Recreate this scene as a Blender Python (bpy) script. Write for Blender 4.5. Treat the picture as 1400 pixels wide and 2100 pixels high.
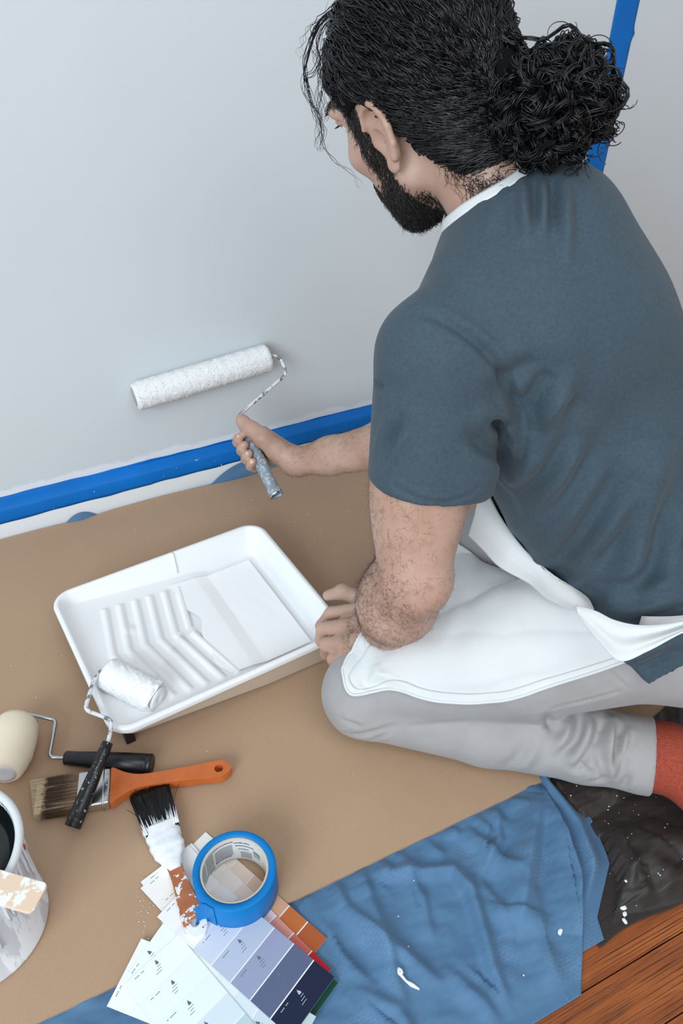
import bpy, math, random
import numpy as np
from mathutils import Vector, Matrix

SC = bpy.context.scene
COL = SC.collection
for _o in list(bpy.data.objects):
    bpy.data.objects.remove(_o, do_unlink=True)

# ------------------------------------------------------------------ camera
PITCH, YAW = math.radians(38.4), math.radians(26.0)
EYE = Vector((0.0, -1.3367, 1.0))
fh = Vector((math.sin(YAW), math.cos(YAW), 0))
cam_right = Vector((math.cos(YAW), -math.sin(YAW), 0))
cam_fwd = fh * math.cos(PITCH) - Vector((0, 0, 1)) * math.sin(PITCH)
cam_up = cam_right.cross(cam_fwd)
cd = bpy.data.cameras.new('camera')
cam = bpy.data.objects.new('camera', cd)
COL.objects.link(cam)
M3 = Matrix((cam_right, cam_up, -cam_fwd)).transposed()
cam.matrix_world = Matrix.Translation(EYE) @ M3.to_4x4()
cd.sensor_fit = 'HORIZONTAL'
cd.sensor_width = 36.0
cd.lens = 36.0 * 1630.0 / 1400.0
cd.clip_start = 0.02
cd.clip_end = 50
SC.camera = cam

# ------------------------------------------------------------------ light
world = bpy.data.worlds.new('room_light')
SC.world = world
world.use_nodes = True
bg = world.node_tree.nodes['Background']
bg.inputs[0].default_value = (0.90, 0.96, 1.0, 1)
bg.inputs[1].default_value = 0.62


def area(name, loc, target, sx, sy, power, color):
    l = bpy.data.lights.new(name, 'AREA')
    l.shape = 'RECTANGLE'
    l.size, l.size_y = sx, sy
    l.energy = power
    l.color = color
    o = bpy.data.objects.new(name, l)
    COL.objects.link(o)
    o.location = loc
    d = Vector(target) - Vector(loc)
    o.rotation_euler = d.to_track_quat('-Z', 'Y').to_euler()
    return o


area('window_light', (-2.0, -2.7, 1.75), (0.35, -0.5, 0.2), 1.9, 1.6, 88, (0.80, 0.93, 1.0))
area('ceiling_light', (0.3, -2.3, 2.5), (0.6, -0.6, 0.2), 1.4, 1.4, 20, (1.0, 0.98, 0.96))

vs = SC.view_settings
SC.display_settings.display_device = 'sRGB'
vs.view_transform = 'Standard'
vs.look = 'None'
vs.exposure = 0.0
vs.gamma = 1.0
vs.use_curve_mapping = False

# ------------------------------------------------------------------ helpers


def srgb(r, g, b):
    def f(c):
        c = c / 255.0
        return c / 12.92 if c <= 0.04045 else ((c + 0.055) / 1.055) ** 2.4
    return (f(r), f(g), f(b), 1.0)


class NT:
    """small wrapper to write node trees briefly"""
    def __init__(s, m):
        s.t = m.node_tree
        s.n = s.t.nodes
        s.l = s.t.links
        s.b = s.n['Principled BSDF']

    def add(s, kind, **kw):
        n = s.n.new(kind)
        for k, v in kw.items():
            if k.startswith('i_'):
                key = k[2:]
                key = int(key) if key.isdigit() else key.replace('_', ' ')
                n.inputs[key].default_value = v
            else:
                setattr(n, k, v)
        return n

    def link(s, a, b):
        s.l.new(a, b)

    def coord(s, scale=(1, 1, 1), rot=(0, 0, 0)):
        c = s.add('ShaderNodeTexCoord')
        m = s.add('ShaderNodeMapping')
        m.inputs['Scale'].default_value = scale
        m.inputs['Rotation'].default_value = rot
        s.link(c.outputs['Object'], m.inputs['Vector'])
        return m.outputs['Vector']

    def noise(s, vec, scale, detail=4, rough=0.55):
        n = s.add('ShaderNodeTexNoise')
        n.inputs['Scale'].default_value = scale
        n.inputs['Detail'].default_value = detail
        n.inputs['Roughness'].default_value = rough
        s.link(vec, n.inputs['Vector'])
        return n.outputs['Fac']

    def ramp(s, fac, stops):
        r = s.add('ShaderNodeValToRGB')
        e = r.color_ramp.elements
        while len(e) < len(stops):
            e.new(0.5)
        for k, (p, c) in enumerate(stops):
            e[k].position = p
            e[k].color = c if len(c) == 4 else (*c, 1)
        s.link(fac, r.inputs[0])
        return r.outputs[0]

    def mix(s, fac, a, b, blend='MIX'):
        m = s.add('ShaderNodeMix', data_type='RGBA', blend_type=blend)
        for sock, v in ((m.inputs[0], fac), (m.inputs[6], a), (m.inputs[7], b)):
            if hasattr(v, 'links') or isinstance(v, bpy.types.NodeSocket):
                s.link(v, sock)
            else:
                sock.default_value = v
        return m.outputs[2]

    def math(s, op, a, b=0.0):
        m = s.add('ShaderNodeMath', operation=op)
        for sock, v in ((m.inputs[0], a), (m.inputs[1], b)):
            if isinstance(v, bpy.types.NodeSocket):
                s.link(v, sock)
            else:
                sock.default_value = v
        return m.outputs[0]

    def bump(s, h, strength=0.2, dist=0.002, prev=None):
        b = s.add('ShaderNodeBump')
        b.inputs['Strength'].default_value = strength
        b.inputs['Distance'].default_value = dist
        s.link(h, b.inputs['Height'])
        if prev is not None:
            s.link(prev, b.inputs['Normal'])
        return b.outputs['Normal']

    def color(s, c):
        s.link(c, s.b.inputs['Base Color'])

    def normal(s, n):
        s.link(n, s.b.inputs['Normal'])


def mat(name, col, rough=0.6, metal=0.0, spec=0.5, var=0.0, vscale=20, bump=0.0, bscale=200, bdist=0.001, sheen=0.0, sub=0.0):
    m = bpy.data.materials.new(name)
    m.use_nodes = True
    t = NT(m)
    b = t.b
    b.inputs['Base Color'].default_value = col
    b.inputs['Roughness'].default_value = rough
    b.inputs['Metallic'].default_value = metal
    b.inputs['Specular IOR Level'].default_value = spec
    if sheen:
        b.inputs['Sheen Weight'].default_value = sheen
        b.inputs['Sheen Roughness'].default_value = 0.5
    if sub:
        b.inputs['Subsurface Weight'].default_value = sub
        b.inputs['Subsurface Radius'].default_value = (0.012, 0.005, 0.003)
        b.inputs['Subsurface Scale'].default_value = 0.5
    if var or bump:
        v = t.coord()
    if var:
        f = t.noise(v, vscale)
        lo = tuple(max(0, c * (1 - var)) for c in col[:3]) + (1,)
        hi = tuple(min(1, c * (1 + var)) for c in col[:3]) + (1,)
        t.color(t.ramp(f, [(0.3, lo), (0.7, hi)]))
    if bump:
        t.normal(t.bump(t.noise(v, bscale, 3), bump, bdist))
    return m


ORG = {}


def empty(name, loc, label, cat, group=None):
    o = bpy.data.objects.new(name, None)
    o.empty_display_size = 0.03
    COL.objects.link(o)
    o.location = loc
    ORG[o.name] = Vector(loc)
    tag(o, label, cat, group)
    return o


def tag(o, label, cat, group=None):
    o['label'] = label
    o['category'] = cat
    if group:
        o['group'] = group
    return o


def struct(o):
    o['kind'] = 'structure'
    return o


def mk(name, geo, material, parent=None, loc=None, smooth=True, auto=None):
    """link one mesh object; geo is given in world coordinates"""
    verts, faces = geo
    verts = np.asarray(verts, dtype=float).reshape(-1, 3)
    if parent is not None:
        org = ORG[parent.name]
    elif loc is not None:
        org = Vector(loc)
    else:
        org = Vector((float(verts[:, 0].mean()), float(verts[:, 1].mean()), float(verts[:, 2].min())))
    me = bpy.data.meshes.new(name)
    v = verts - np.array(org)
    if isinstance(faces, np.ndarray):
        nf, k = faces.shape
        me.vertices.add(len(v))
        me.vertices.foreach_set('co', v.astype(np.float32).ravel())
        me.loops.add(nf * k)
        me.loops.foreach_set('vertex_index', faces.astype(np.int32).ravel())
        me.polygons.add(nf)
        me.polygons.foreach_set('loop_start', np.arange(0, nf * k, k, dtype=np.int32))
        me.update(calc_edges=True)
        me.validate()
    else:
        me.from_pydata(v.tolist(), [], faces)
        me.update()
    if smooth:
        me.polygons.foreach_set('use_smooth', [True] * len(me.polygons))
    if auto is not None:
        me.set_sharp_from_angle(angle=math.radians(auto))
    if material is not None:
        me.materials.append(material)
    o = bpy.data.objects.new(name, me)
    COL.objects.link(o)
    if parent is not None:
        o.parent = parent
        o.location = (0, 0, 0)
    else:
        o.location = org
    ORG[o.name] = org
    return o


def add_mod_bevel(o, w, seg=2):
    m = o.modifiers.new('bevel', 'BEVEL')
    m.width = w
    m.segments = seg
    m.limit_method = 'ANGLE'
    m.angle_limit = math.radians(40)
    return o


def join(*geos):
    V, Fc, n = [], [], 0
    for v, f in geos:
        v = np.asarray(v, dtype=float).reshape(-1, 3)
        V.append(v)
        if isinstance(f, np.ndarray):
            f = f.tolist()
        Fc += [[i + n for i in q] for q in f]
        n += len(v)
    return np.concatenate(V), Fc


def grid(P, close_u=False, close_v=False):
    """quads over an array of points nu x nv x 3"""
    P = np.asarray(P, dtype=float)
    nu, nv = P.shape[:2]
    idx = np.arange(nu * nv).reshape(nu, nv)
    if close_u:
        idx = np.concatenate([idx, idx[:1]], 0)
    if close_v:
        idx = np.concatenate([idx, idx[:, :1]], 1)
    q = np.stack([idx[:-1, :-1], idx[1:, :-1], idx[1:, 1:], idx[:-1, 1:]], -1).reshape(-1, 4)
    return P.reshape(-1, 3), q


def box(x0, x1, y0, y1, z0, z1):
    v = [(x, y, z) for z in (z0, z1) for y in (y0, y1) for x in (x0, x1)]
    f = [(0, 2, 3, 1), (4, 5, 7, 6), (0, 1, 5, 4), (1, 3, 7, 5), (3, 2, 6, 7), (2, 0, 4, 6)]
    return np.array(v, float), f


def obox(c, ax, ay, az, hx, hy, hz):
    """box with its own axes"""
    v, f = box(-hx, hx, -hy, hy, -hz, hz)
    A = np.stack([np.asarray(a, float) for a in (ax, ay, az)])
    return v @ A + np.asarray(c, float), f


def smooth_path(pts, n):
    """Catmull-Rom through points"""
    P = np.asarray(pts, float)
    if len(P) == 2:
        t = np.linspace(0, 1, n)[:, None]
        return P[0] * (1 - t) + P[1] * t
    E = np.concatenate([[2 * P[0] - P[1]], P, [2 * P[-1] - P[-2]]])
    s = np.linspace(0, len(P) - 1 - 1e-9, n)
    i = s.astype(int)
    t = (s - i)[:, None]
    a, b, c, d = E[i], E[i + 1], E[i + 2], E[i + 3]
    return 0.5 * ((2 * b) + (c - a) * t + (2 * a - 5 * b + 4 * c - d) * t ** 2 + (3 * b - a - 3 * c + d) * t ** 3)


def frames(P):
    P = np.asarray(P, float)
    T = np.gradient(P, axis=0)
    T /= np.linalg.norm(T, axis=1)[:, None] + 1e-12
    N = np.zeros_like(P)
    a = np.array([0, 0, 1.0]) if abs(T[0, 2]) < 0.9 else np.array([1.0, 0, 0])
    n = np.cross(T[0], a)
    n /= np.linalg.norm(n)
    for i in range(len(P)):
        n = n - T[i] * (n @ T[i])
        n /= np.linalg.norm(n) + 1e-12
        N[i] = n
    return T, N, np.cross(T, N)


def tube(P, r, n=10, cap=True):
    P = np.asarray(P, float)
    r = np.broadcast_to(np.asarray(r, float), (len(P),))
    T, N, B = frames(P)
    a = np.linspace(0, 2 * math.pi, n, endpoint=False)
    G = P[:, None, :] + r[:, None, None] * (N[:, None, :] * np.cos(a)[None, :, None] + B[:, None, :] * np.sin(a)[None, :, None])
    v, q = grid(G, close_v=True)
    f = q.tolist()
    if cap:
        f.append(list(range(n))[::1])
        f.append([(len(P) - 1) * n + i for i in range(n)][::-1])
    return v, f


def bent(pts, r, n=8, fillet=0.008, per=5):
    """wire through points with rounded bends"""
    P = [np.asarray(p, float) for p in pts]
    out = [P[0]]
    for i in range(1, len(P) - 1):
        a, b, c = P[i - 1], P[i], P[i + 1]
        da, dc = a - b, c - b
        la, lc = np.linalg.norm(da), np.linalg.norm(dc)
        t = min(fillet, la * 0.45, lc * 0.45)
        p0, p1 = b + da / la * t, b + dc / lc * t
        for s in np.linspace(0, 1, per):
            out.append((1 - s) ** 2 * p0 + 2 * s * (1 - s) * b + s * s * p1)
    out.append(P[-1])
    return tube(out, r, n)


def revolve(prof, a, b, n=32, cap0=True, cap1=True):
    """profile [(t along a->b in metres, radius)] revolved about the line from a towards b"""
    a, b = np.asarray(a, float), np.asarray(b, float)
    T = (b - a) / np.linalg.norm(b - a)
    h = np.array([0, 0, 1.0]) if abs(T[2]) < 0.9 else np.array([1.0, 0, 0])
    N = np.cross(T, h)
    N /= np.linalg.norm(N)
    B = np.cross(T, N)
    ang = np.linspace(0, 2 * math.pi, n, endpoint=False)
    ring = N[None] * np.cos(ang)[:, None] + B[None] * np.sin(ang)[:, None]
    G = np.stack([a + T * t + ring * r for t, r in prof])
    v, q = grid(G, close_v=True)
    f = q.tolist()
    if cap0:
        f.append(list(range(n)))
    if cap1:
        f.append([(len(prof) - 1) * n + i for i in range(n)][::-1])
    return v, f


def extrude_outline(pts2, c, ax, ay, az, z0, z1):
    """flat outline (local 2-D) made into a slab"""
    P = np.asarray(pts2, float)
    c, ax, ay, az = (np.asarray(k, float) for k in (c, ax, ay, az))
    n = len(P)
    bot = c + P[:, :1] * ax + P[:, 1:] * ay + az * z0
    top = c + P[:, :1] * ax + P[:, 1:] * ay + az * z1
    v = np.concatenate([bot, top])
    f = [list(range(n))[::-1], [n + i for i in range(n)]]
    f += [[i, (i + 1) % n, n + (i + 1) % n, n + i] for i in range(n)]
    return v, f


def vnoise(P, scale, seed=0, octaves=3):
    """cheap smooth noise from sums of sines, range about -1..1"""
    rs = np.random.RandomState(seed)
    P = np.asarray(P, float)
    out = np.zeros(P.shape[:-1])
    amp, tot, s = 1.0, 0.0, scale
    for o in range(octaves):
        for k in range(4):
            d = rs.normal(size=P.shape[-1])
            d /= np.linalg.norm(d)
            out += amp * np.sin(P @ d * s * 6.283 * rs.uniform(0.7, 1.3) + rs.uniform(0, 6.28)) * 0.5
        tot += amp
        amp *= 0.5
        s *= 2.0
    return out / tot


def seg_dist(P, a, b):
    """distance of points to a segment and the parameter along it"""
    a, b = np.asarray(a, float), np.asarray(b, float)
    ab = b - a
    t = np.clip(((P - a) @ ab) / (ab @ ab), 0, 1)
    return np.linalg.norm(P - (a + t[..., None] * ab), axis=-1), t


def poly_dist(P, pts):
    """distance to a polyline, running parameter 0..1 and signed side is not kept"""
    best = np.full(P.shape[:-1], 1e9)
    par = np.zeros(P.shape[:-1])
    n = len(pts) - 1
    for i in range(n):
        d, t = seg_dist(P, pts[i], pts[i + 1])
        m = d < best
        best = np.where(m, d, best)
        par = np.where(m, (i + t) / n, par)
    return best, par
# ------------------------------------------------------------------ setting
# wall: grey-white paint, the strip by the tape not yet rolled
m_wall = bpy.data.materials.new('wall_paint')
m_wall.use_nodes = True
t = NT(m_wall)
v = t.coord()
n1 = t.noise(v, 3.0, 3)
paint = t.ramp(n1, [(0.3, srgb(205, 211, 215)), (0.7, srgb(208, 214, 218))])
sep = t.add('ShaderNodeSeparateXYZ')
t.link(v, sep.inputs[0])
edge = t.math('ADD', sep.outputs[2], t.math('MULTIPLY', t.math('SUBTRACT', t.noise(v, 9, 5, 0.7), 0.5), 0.055))
slope = t.math('MULTIPLY', sep.outputs[0], -0.055)
edge = t.math('SUBTRACT', edge, t.math('MULTIPLY', sep.outputs[0], -0.008))
fac = t.ramp(edge, [(0.098, (0, 0, 0, 1)), (0.103, (1, 1, 1, 1))])
t.color(t.mix(fac, srgb(228, 229, 232), paint))
t.b.inputs['Roughness'].default_value = 0.5
t.b.inputs['Specular IOR Level'].default_value = 0.35
bn = t.bump(t.noise(v, 260, 3), 0.12, 0.0008)
bn = t.bump(t.noise(v, 35, 3), 0.10, 0.002, bn)
t.normal(bn)
WY = 0.024
struct(mk('wall_front', box(-2.6, 3.4, WY, WY + 0.12, 0.0, 2.7), m_wall, loc=(0, WY, 0), smooth=False))

# floor: narrow varnished boards running along the wall
m_wood = bpy.data.materials.new('floor_wood')
m_wood.use_nodes = True
t = NT(m_wood)
info = t.add('ShaderNodeObjectInfo')
tc = t.add('ShaderNodeTexCoord')
mp = t.add('ShaderNodeMapping')
mp.inputs['Scale'].default_value = (1.0, 9.0, 1.0)
t.link(tc.outputs['Object'], mp.inputs['Vector'])
off = t.add('ShaderNodeVectorMath', operation='ADD')
t.link(mp.outputs[0], off.inputs[0])
cmb = t.add('ShaderNodeCombineXYZ')
t.link(t.math('MULTIPLY', info.outputs['Random'], 37.0), cmb.inputs[0])
t.link(t.math('MULTIPLY', info.outputs['Random'], 91.0), cmb.inputs[1])
t.link(cmb.outputs[0], off.inputs[1])
v = off.outputs[0]
base = t.ramp(t.noise(v, 5, 5), [(0.25, srgb(112, 54, 18)), (0.5, srgb(150, 78, 28)), (0.75, srgb(180, 102, 44))])
mp2 = t.add('ShaderNodeMapping')
mp2.inputs['Scale'].default_value = (0.10, 1.3, 1.0)
t.link(v, mp2.inputs['Vector'])
streak = t.noise(mp2.outputs[0], 58, 6, 0.72)
dark = t.ramp(streak, [(0.40, (1, 1, 1, 1)), (0.47, (0, 0, 0, 1))])
colr = t.mix(dark, base, srgb(52, 27, 13))
tone = t.math('ADD', t.math('MULTIPLY', info.outputs['Random'], 0.35), 0.8)
hs = t.add('ShaderNodeHueSaturation')
t.link(tone, hs.inputs['Value'])
t.link(colr, hs.inputs['Color'])
t.color(hs.outputs[0])
t.b.inputs['Roughness'].default_value = 0.42
t.normal(t.bump(streak, 0.25, 0.0006))
m_gap = mat('floor_gap', srgb(34, 18, 10), 0.9)
floor = struct(mk('floor', box(-2.6, 3.4, -3.2, WY, -0.05, -0.004), m_gap, loc=(0, 0, 0), smooth=False))
rng = random.Random(5)
bw = 0.066
PL = {}
for r in range(49):
    y1 = WY - 0.002 - (r + 1) * bw - 0.0 + 0.0
    y1 = -1.122 - (r - 17) * bw
    y0 = y1 + bw - 0.0016
    if y0 > WY:
        y0 = WY
    if y1 > 0.0:
        continue
    x = -2.6 - rng.uniform(0, 0.8)
    while x < 3.4:
        ln = rng.choice((0.9, 1.2, 1.5))
        a, b = max(x, -2.6), min(x + ln, 3.4)
        x += ln
        if b - a < 0.05:
            continue
        p = mk('floor_board', box(a + 0.0006, b - 0.0006, y1, y0, -0.004, rng.uniform(-0.0006, 0.0)), m_wood, parent=floor, smooth=False)

# baseboard: flat face, sloped top
m_base = mat('baseboard_paint', srgb(224, 226, 230), 0.45, bump=0.08, bscale=60)
prof = [(-0.0, 0.0), (0.0, 0.070), (0.003, 0.0735), (0.020, 0.0805), (WY, 0.0815), (WY + 0.004, 0.0815)]
xs = np.linspace(-2.6, 3.4, 61)
P = np.array([[(x, y, z) for (y, z) in prof] for x in xs])
struct(mk('baseboard_front', grid(P), m_base, loc=(0, 0, 0), smooth=False))

# painter's tape on the baseboard, folded over its top edge
m_tape = mat('blue_tape', srgb(0, 106, 190), 0.5, spec=0.25, var=0.10, vscale=9, bump=0.25, bscale=320, bdist=0.0004)
tt = 0.0007
tp = [(-tt, 0.0425), (-tt - 0.0002, 0.050), (-tt, 0.0695), (0.003 - tt, 0.0742), (0.020 - tt, 0.0812), (WY - 0.0010, 0.0828), (WY - tt, 0.0840), (WY - tt, 0.0865)]
xs = np.linspace(-1.4, 1.225, 330)
P = np.zeros((len(xs), len(tp), 3))
for i, x in enumerate(xs):
    for j, (y, z) in enumerate(tp):
        wob = 0.0007 * math.sin(x * 31 + j) + 0.0005 * math.sin(x * 83 + 2 * j)
        lift = 0.0006 * max(0, math.sin(x * 47 + 1.3)) ** 6 + 0.0011 * math.exp(-((x - 0.222) / 0.006) ** 2)
        dz = -0.004 * (x + 0.06) / 0.8 if j > 5 else 0
        P[i, j] = (x, y - lift, z + (wob if j in (0, len(tp) - 1) else 0) + dz * (1.0 if j > 5 else 0.4))
tapeb = mk('masking_tape', grid(P), m_tape, loc=(0, 0, 0.0425))
tag(tapeb, 'long blue masking tape strip folded along the white baseboard', 'tape')
sm = tapeb.modifiers.new('solid', 'SOLIDIFY')
sm.thickness = 0.0004
# small drops of paint on that tape
m_drop = mat('white_paint_drop', srgb(235, 238, 242), 0.35)


def drop_discs(spots, nrm='z', seed=3):
    rs = random.Random(seed)
    geos = []
    for (x, y, z, r, st) in spots:
        n = 8
        ph = rs.uniform(0, 3.1)
        pts = []
        for k in range(n):
            a = 2 * math.pi * k / n
            rr = r * rs.uniform(0.75, 1.15)
            u, w = rr * math.cos(a) * st, rr * math.sin(a)
            u, w = u * math.cos(ph) - w * math.sin(ph), u * math.sin(ph) + w * math.cos(ph)
            pts.append((u, w))
        if nrm == 'z':
            vv = [(x, y, z + r * 0.35)] + [(x + u, y + w, z) for u, w in pts]
        else:
            vv = [(x, y - r * 0.3, z)] + [(x + u, y, z + w) for u, w in pts]
        geos.append((vv, [(0, k + 1, (k + 1) % n + 1) for k in range(n)]))
    return join(*geos)


sp = [(0.111, -0.0012, 0.0605, 0.0011, 1.0), (0.278, -0.0012, 0.067, 0.0007, 1.0)]
o = mk('paint_speck', drop_discs(sp + [(0.03 + 0.11 * k, -0.0012, 0.047 + 0.004 * (k % 5), 0.0006, 1.2) for k in range(6)], 'y'), m_drop, parent=tapeb)
o['kind'] = 'stuff'
sm2 = mk('paint_streak', drop_discs([(0.321, -0.0012, 0.0725, 0.0042, 0.18)], 'y', 12), m_drop, parent=tapeb)
sm3 = mk('paint_streak', drop_discs([(0.372, -0.0012, 0.045, 0.003, 0.2)], 'y', 14), m_drop, parent=tapeb)

# vertical tape strip
zs = np.linspace(0.09, 2.0, 240)
us = np.linspace(0, 1, 9)
P = np.zeros((len(zs), len(us), 3))
for i, z in enumerate(zs):
    xl = 1.2327 + (z - 0.5) * 0.016
    xr = 1.2857 + (z - 0.5) * 0.026
    for j, u in enumerate(us):
        x = xl + (xr - xl) * u
        d, par = seg_dist(np.array([[x, 0, z]]), (1.258, 0, 0.700), (1.2945, 0, 0.772))
        y = WY - 0.0009 - 0.0035 * math.exp(-(d[0] / 0.0035) ** 2) * par[0]
        if j == len(us) - 1:
            x += 0.0022 * math.exp(-((z - 0.772) / 0.006) ** 2)
        P[i, j] = (x, y, z)
vt = mk('masking_tape', grid(P), m_tape, loc=(1.25, WY, 0.09))
tag(vt, 'vertical blue masking tape strip on the wall behind the hair bun', 'tape')
sm = vt.modifiers.new('solid', 'SOLIDIFY')
sm.thickness = 0.0004
# ------------------------------------------------------------------ drop cloths
def cloth_mat(name, c0, c1, rough, motif=False, sheen=0.15):
    m = bpy.data.materials.new(name)
    m.use_nodes = True
    t = NT(m)
    v = t.coord()
    col = t.ramp(t.noise(v, 7, 4), [(0.3, c0), (0.7, c1)])
    t.b.inputs['Roughness'].default_value = rough
    t.b.inputs['Sheen Weight'].default_value = sheen
    bn = t.bump(t.noise(v, 45, 5, 0.65), 0.3, 0.004)
    bn = t.bump(t.noise(v, 900, 2), 0.15, 0.0005, bn)
    if motif:
        # woven key pattern in small repeated patches, a little paler
        w = t.add('ShaderNodeTexBrick')
        w.inputs['Scale'].default_value = 62
        w.inputs['Mortar Size'].default_value = 0.07
        w.inputs['Color1'].default_value = (0, 0, 0, 1)
        w.inputs['Color2'].default_value = (0, 0, 0, 1)
        w.inputs['Mortar'].default_value = (1, 1, 1, 1)
        t.link(v, w.inputs['Vector'])
        vo = t.add('ShaderNodeTexVoronoi')
        vo.inputs['Scale'].default_value = 13
        t.link(v, vo.inputs['Vector'])
        patch = t.ramp(vo.outputs['Distance'], [(0.30, (1, 1, 1, 1)), (0.42, (0, 0, 0, 1))])
        f = t.math('MULTIPLY', w.outputs['Color'], patch)
        f = t.math('MULTIPLY', f, 0.16)
        col = t.mix(f, col, srgb(112, 148, 180))
    t.color(col)
    t.normal(bn)
    return m


def crease_z(X, Y, lines, z):
    """add ridges (h>0) or valleys along polylines: (points, height, width, skew)"""
    P = np.stack([X, Y], -1)
    for pts, h, w in lines:
        pts = [np.asarray(p, float) for p in pts]
        d, t = poly_dist(P, pts)
        env = np.clip(np.sin(np.pi * np.clip(t, 0.0, 1.0)) ** 0.6, 0, 1) * 0.85 + 0.15
        # asymmetric ridge: one side steeper
        a, b = pts[0], pts[-1]
        nrm = np.array([-(b - a)[1], (b - a)[0]])
        side = np.sign((P - a) @ nrm)
        ww = np.where(side > 0, w, w * 2.2)
        z = z + h * env * np.exp(-(d / ww) ** 2)
    return z


m_blue = cloth_mat('blue_sheet', srgb(68, 106, 142), srgb(78, 117, 152), 0.7, True)
ys = np.concatenate([np.linspace(-1.125, -0.87, 150), np.linspace(-0.868, -0.012, 40)[1:], [-0.006, -0.002]])
E1 = lambda y: np.interp(y, [-1.125, -1.076, -1.015, -0.966, -0.894, -0.6, 0], [0.408, 0.449, 0.494, 0.512, 0.530, 0.58, 0.6])
E2 = lambda y: np.interp(y, [-1.125, -1.09, -1.023, -0.958, -0.891, -0.6, 0], [0.472, 0.482, 0.542, 0.562, 0.552, 0.60, 0.62])
nm = 330
us = 1 - (1 - np.linspace(0, 1, nm)) ** 1.25
rows = []
bl = [
    ([(0.5158, -0.900), (0.4305, -0.989), (0.3838, -1.033)], 0.016, 0.010),
    ([(0.545, -0.895), (0.520, -0.944), (0.490, -1.019), (0.45, -1.075)], 0.014, 0.012),
    ([(0.258, -0.898), (0.354, -0.938), (0.358, -0.972), (0.331, -1.061), (0.326, -1.094)], 0.011, 0.008),
    ([(0.375, -0.955), (0.378, -1.0), (0.372, -1.037)], 0.005, 0.006),
    ([(0.2444, -0.905), (0.2357, -0.961), (0.230, -0.995), (0.22, -1.05)], 0.009, 0.007),
    ([(0.206, -0.905), (0.224, -0.958), (0.248, -0.998), (0.27, -1.05)], 0.008, 0.006),
    ([(0.166, -0.90), (0.176, -0.968), (0.20, -1.02)], 0.006, 0.006),
    ([(0.40, -0.895), (0.41, -0.95), (0.43, -0.98)], 0.008, 0.007),
    ([(0.45, -0.89), (0.43, -0.93), (0.38, -0.96)], 0.007, 0.007),
    ([(0.30, -0.90), (0.30, -0.95), (0.285, -1.0)], 0.005, 0.006),
    ([(0.43, -1.0), (0.40, -1.06), (0.39, -1.11)], 0.006, 0.010),
    ([(0.28, -1.03), (0.30, -1.08), (0.31, -1.12)], 0.005, 0.006),
    ([(-0.05, -0.895), (-0.02, -0.94), (0.02, -0.95)], 0.007, 0.007),
    ([(-0.12, -0.91), (-0.09, -0.95), (-0.08, -1.0)], 0.006, 0.007),
    ([(0.17, -1.0), (0.21, -1.05), (0.22, -1.10)], 0.006, 0.008),
    ([(0.36, -0.99), (0.385, -1.02), (0.44, -1.05)], 0.004, 0.007),
]
bl += [([(0.10 + 0.035 * k + 0.008 * math.sin(k * 5), -0.888), (0.105 + 0.035 * k + 0.014 * math.sin(k * 3.1), -0.915 - 0.012 * math.sin(k * 2.2))], 0.0045, 0.0055) for k in range(12)]
main_u = -0.75 + us  # placeholder widths replaced per row below
X = np.zeros((len(ys), nm))
Y = np.zeros_like(X)
for i, y in enumerate(ys):
    X[i] = -0.75 + (E1(y) + 0.75) * us
    Y[i] = y
Zc = 0.0055 + 0.0022 * vnoise(np.stack([X, Y], -1), 9, 4) + 0.0012 * vnoise(np.stack([X, Y], -1), 28, 8)
Zc = crease_z(X, Y, [(p_, h_ * 1.45, w_) for p_, h_, w_ in bl], Zc)
under = np.clip((Y + 0.884) / 0.03, 0, 1)          # flattened where the cardboard lies on it
Zc = 0.0025 + np.logaddexp(0, (Zc - 0.0025) / 0.0008) * 0.0008
Zc = Zc * (1 - under) + 0.0035 * under
flat_ = np.clip((X + 0.13) / 0.05, 0, 1) * np.clip((0.215 - X) / 0.04, 0, 1) * np.clip((Y + 1.07) / 0.04, 0, 1)
Zc = np.minimum(Zc, 0.0085 * flat_ + 0.05 * (1 - flat_))
edge = np.clip((Y + 1.125) / 0.03, 0.18, 1)
Zc = np.maximum(Zc * edge, 0.002)
# the two places where it bunches against the baseboard
for xc, wd, h in ((0.43, 0.085, 0.036), (0.075, 0.032, 0.018)):
    m = (Y > -0.01)
    Zc = np.where(m, Zc + h * np.clip(1 - ((X - xc) / wd) ** 2, 0, 1), Zc)
seg = 44
rowsP = []
for i, y in enumerate(ys):
    e1, e2 = float(E1(y)), float(E2(y))
    w = e2 - e1
    zt = Zc[i, -1]
    main = np.stack([X[i], Y[i], Zc[i]], -1)
    k = np.linspace(0, 1, 8)[1:]
    turn = np.stack([e1 - 0.018 * k, np.full(7, y), zt + (0.0022 - zt) * np.sin(k * 1.57)], -1)
    s = np.linspace(0, 1, seg)[1:]
    fx = e1 - 0.018 + (w + 0.018) * s
    bumpf = 0.010 * np.sin(s * 3.14 * 1.0) ** 2 * np.clip((y + 1.09) / 0.08, 0.05, 1) + 0.009 * np.exp(-((s - 0.62) / 0.12) ** 2) * np.clip((y + 1.07) / 0.06, 0, 1)
    fz = np.clip(np.minimum(0.0035 + bumpf, np.where(fx < e1 + 0.002, max(zt - 0.0015, 0.002), 1)), 0.002, None)
    lim = 0.033 * np.clip((-1.125 - y) / -0.035, 0, 1)  # the tucked layer stops short of the front edge
    fy = y + np.where(s > 0.15, 0.036 * np.clip(1 - (y + 1.125) / 0.12, 0, 1), 0.036 * np.clip(1 - (y + 1.125) / 0.12, 0, 1))
    flap = np.stack([fx, fy, fz], -1)
    if y > -0.88:
        flap[:, 2] = 0.003
        turn[:, 2] = 0.003
    rowsP.append(np.concatenate([main, turn, flap]))
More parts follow.
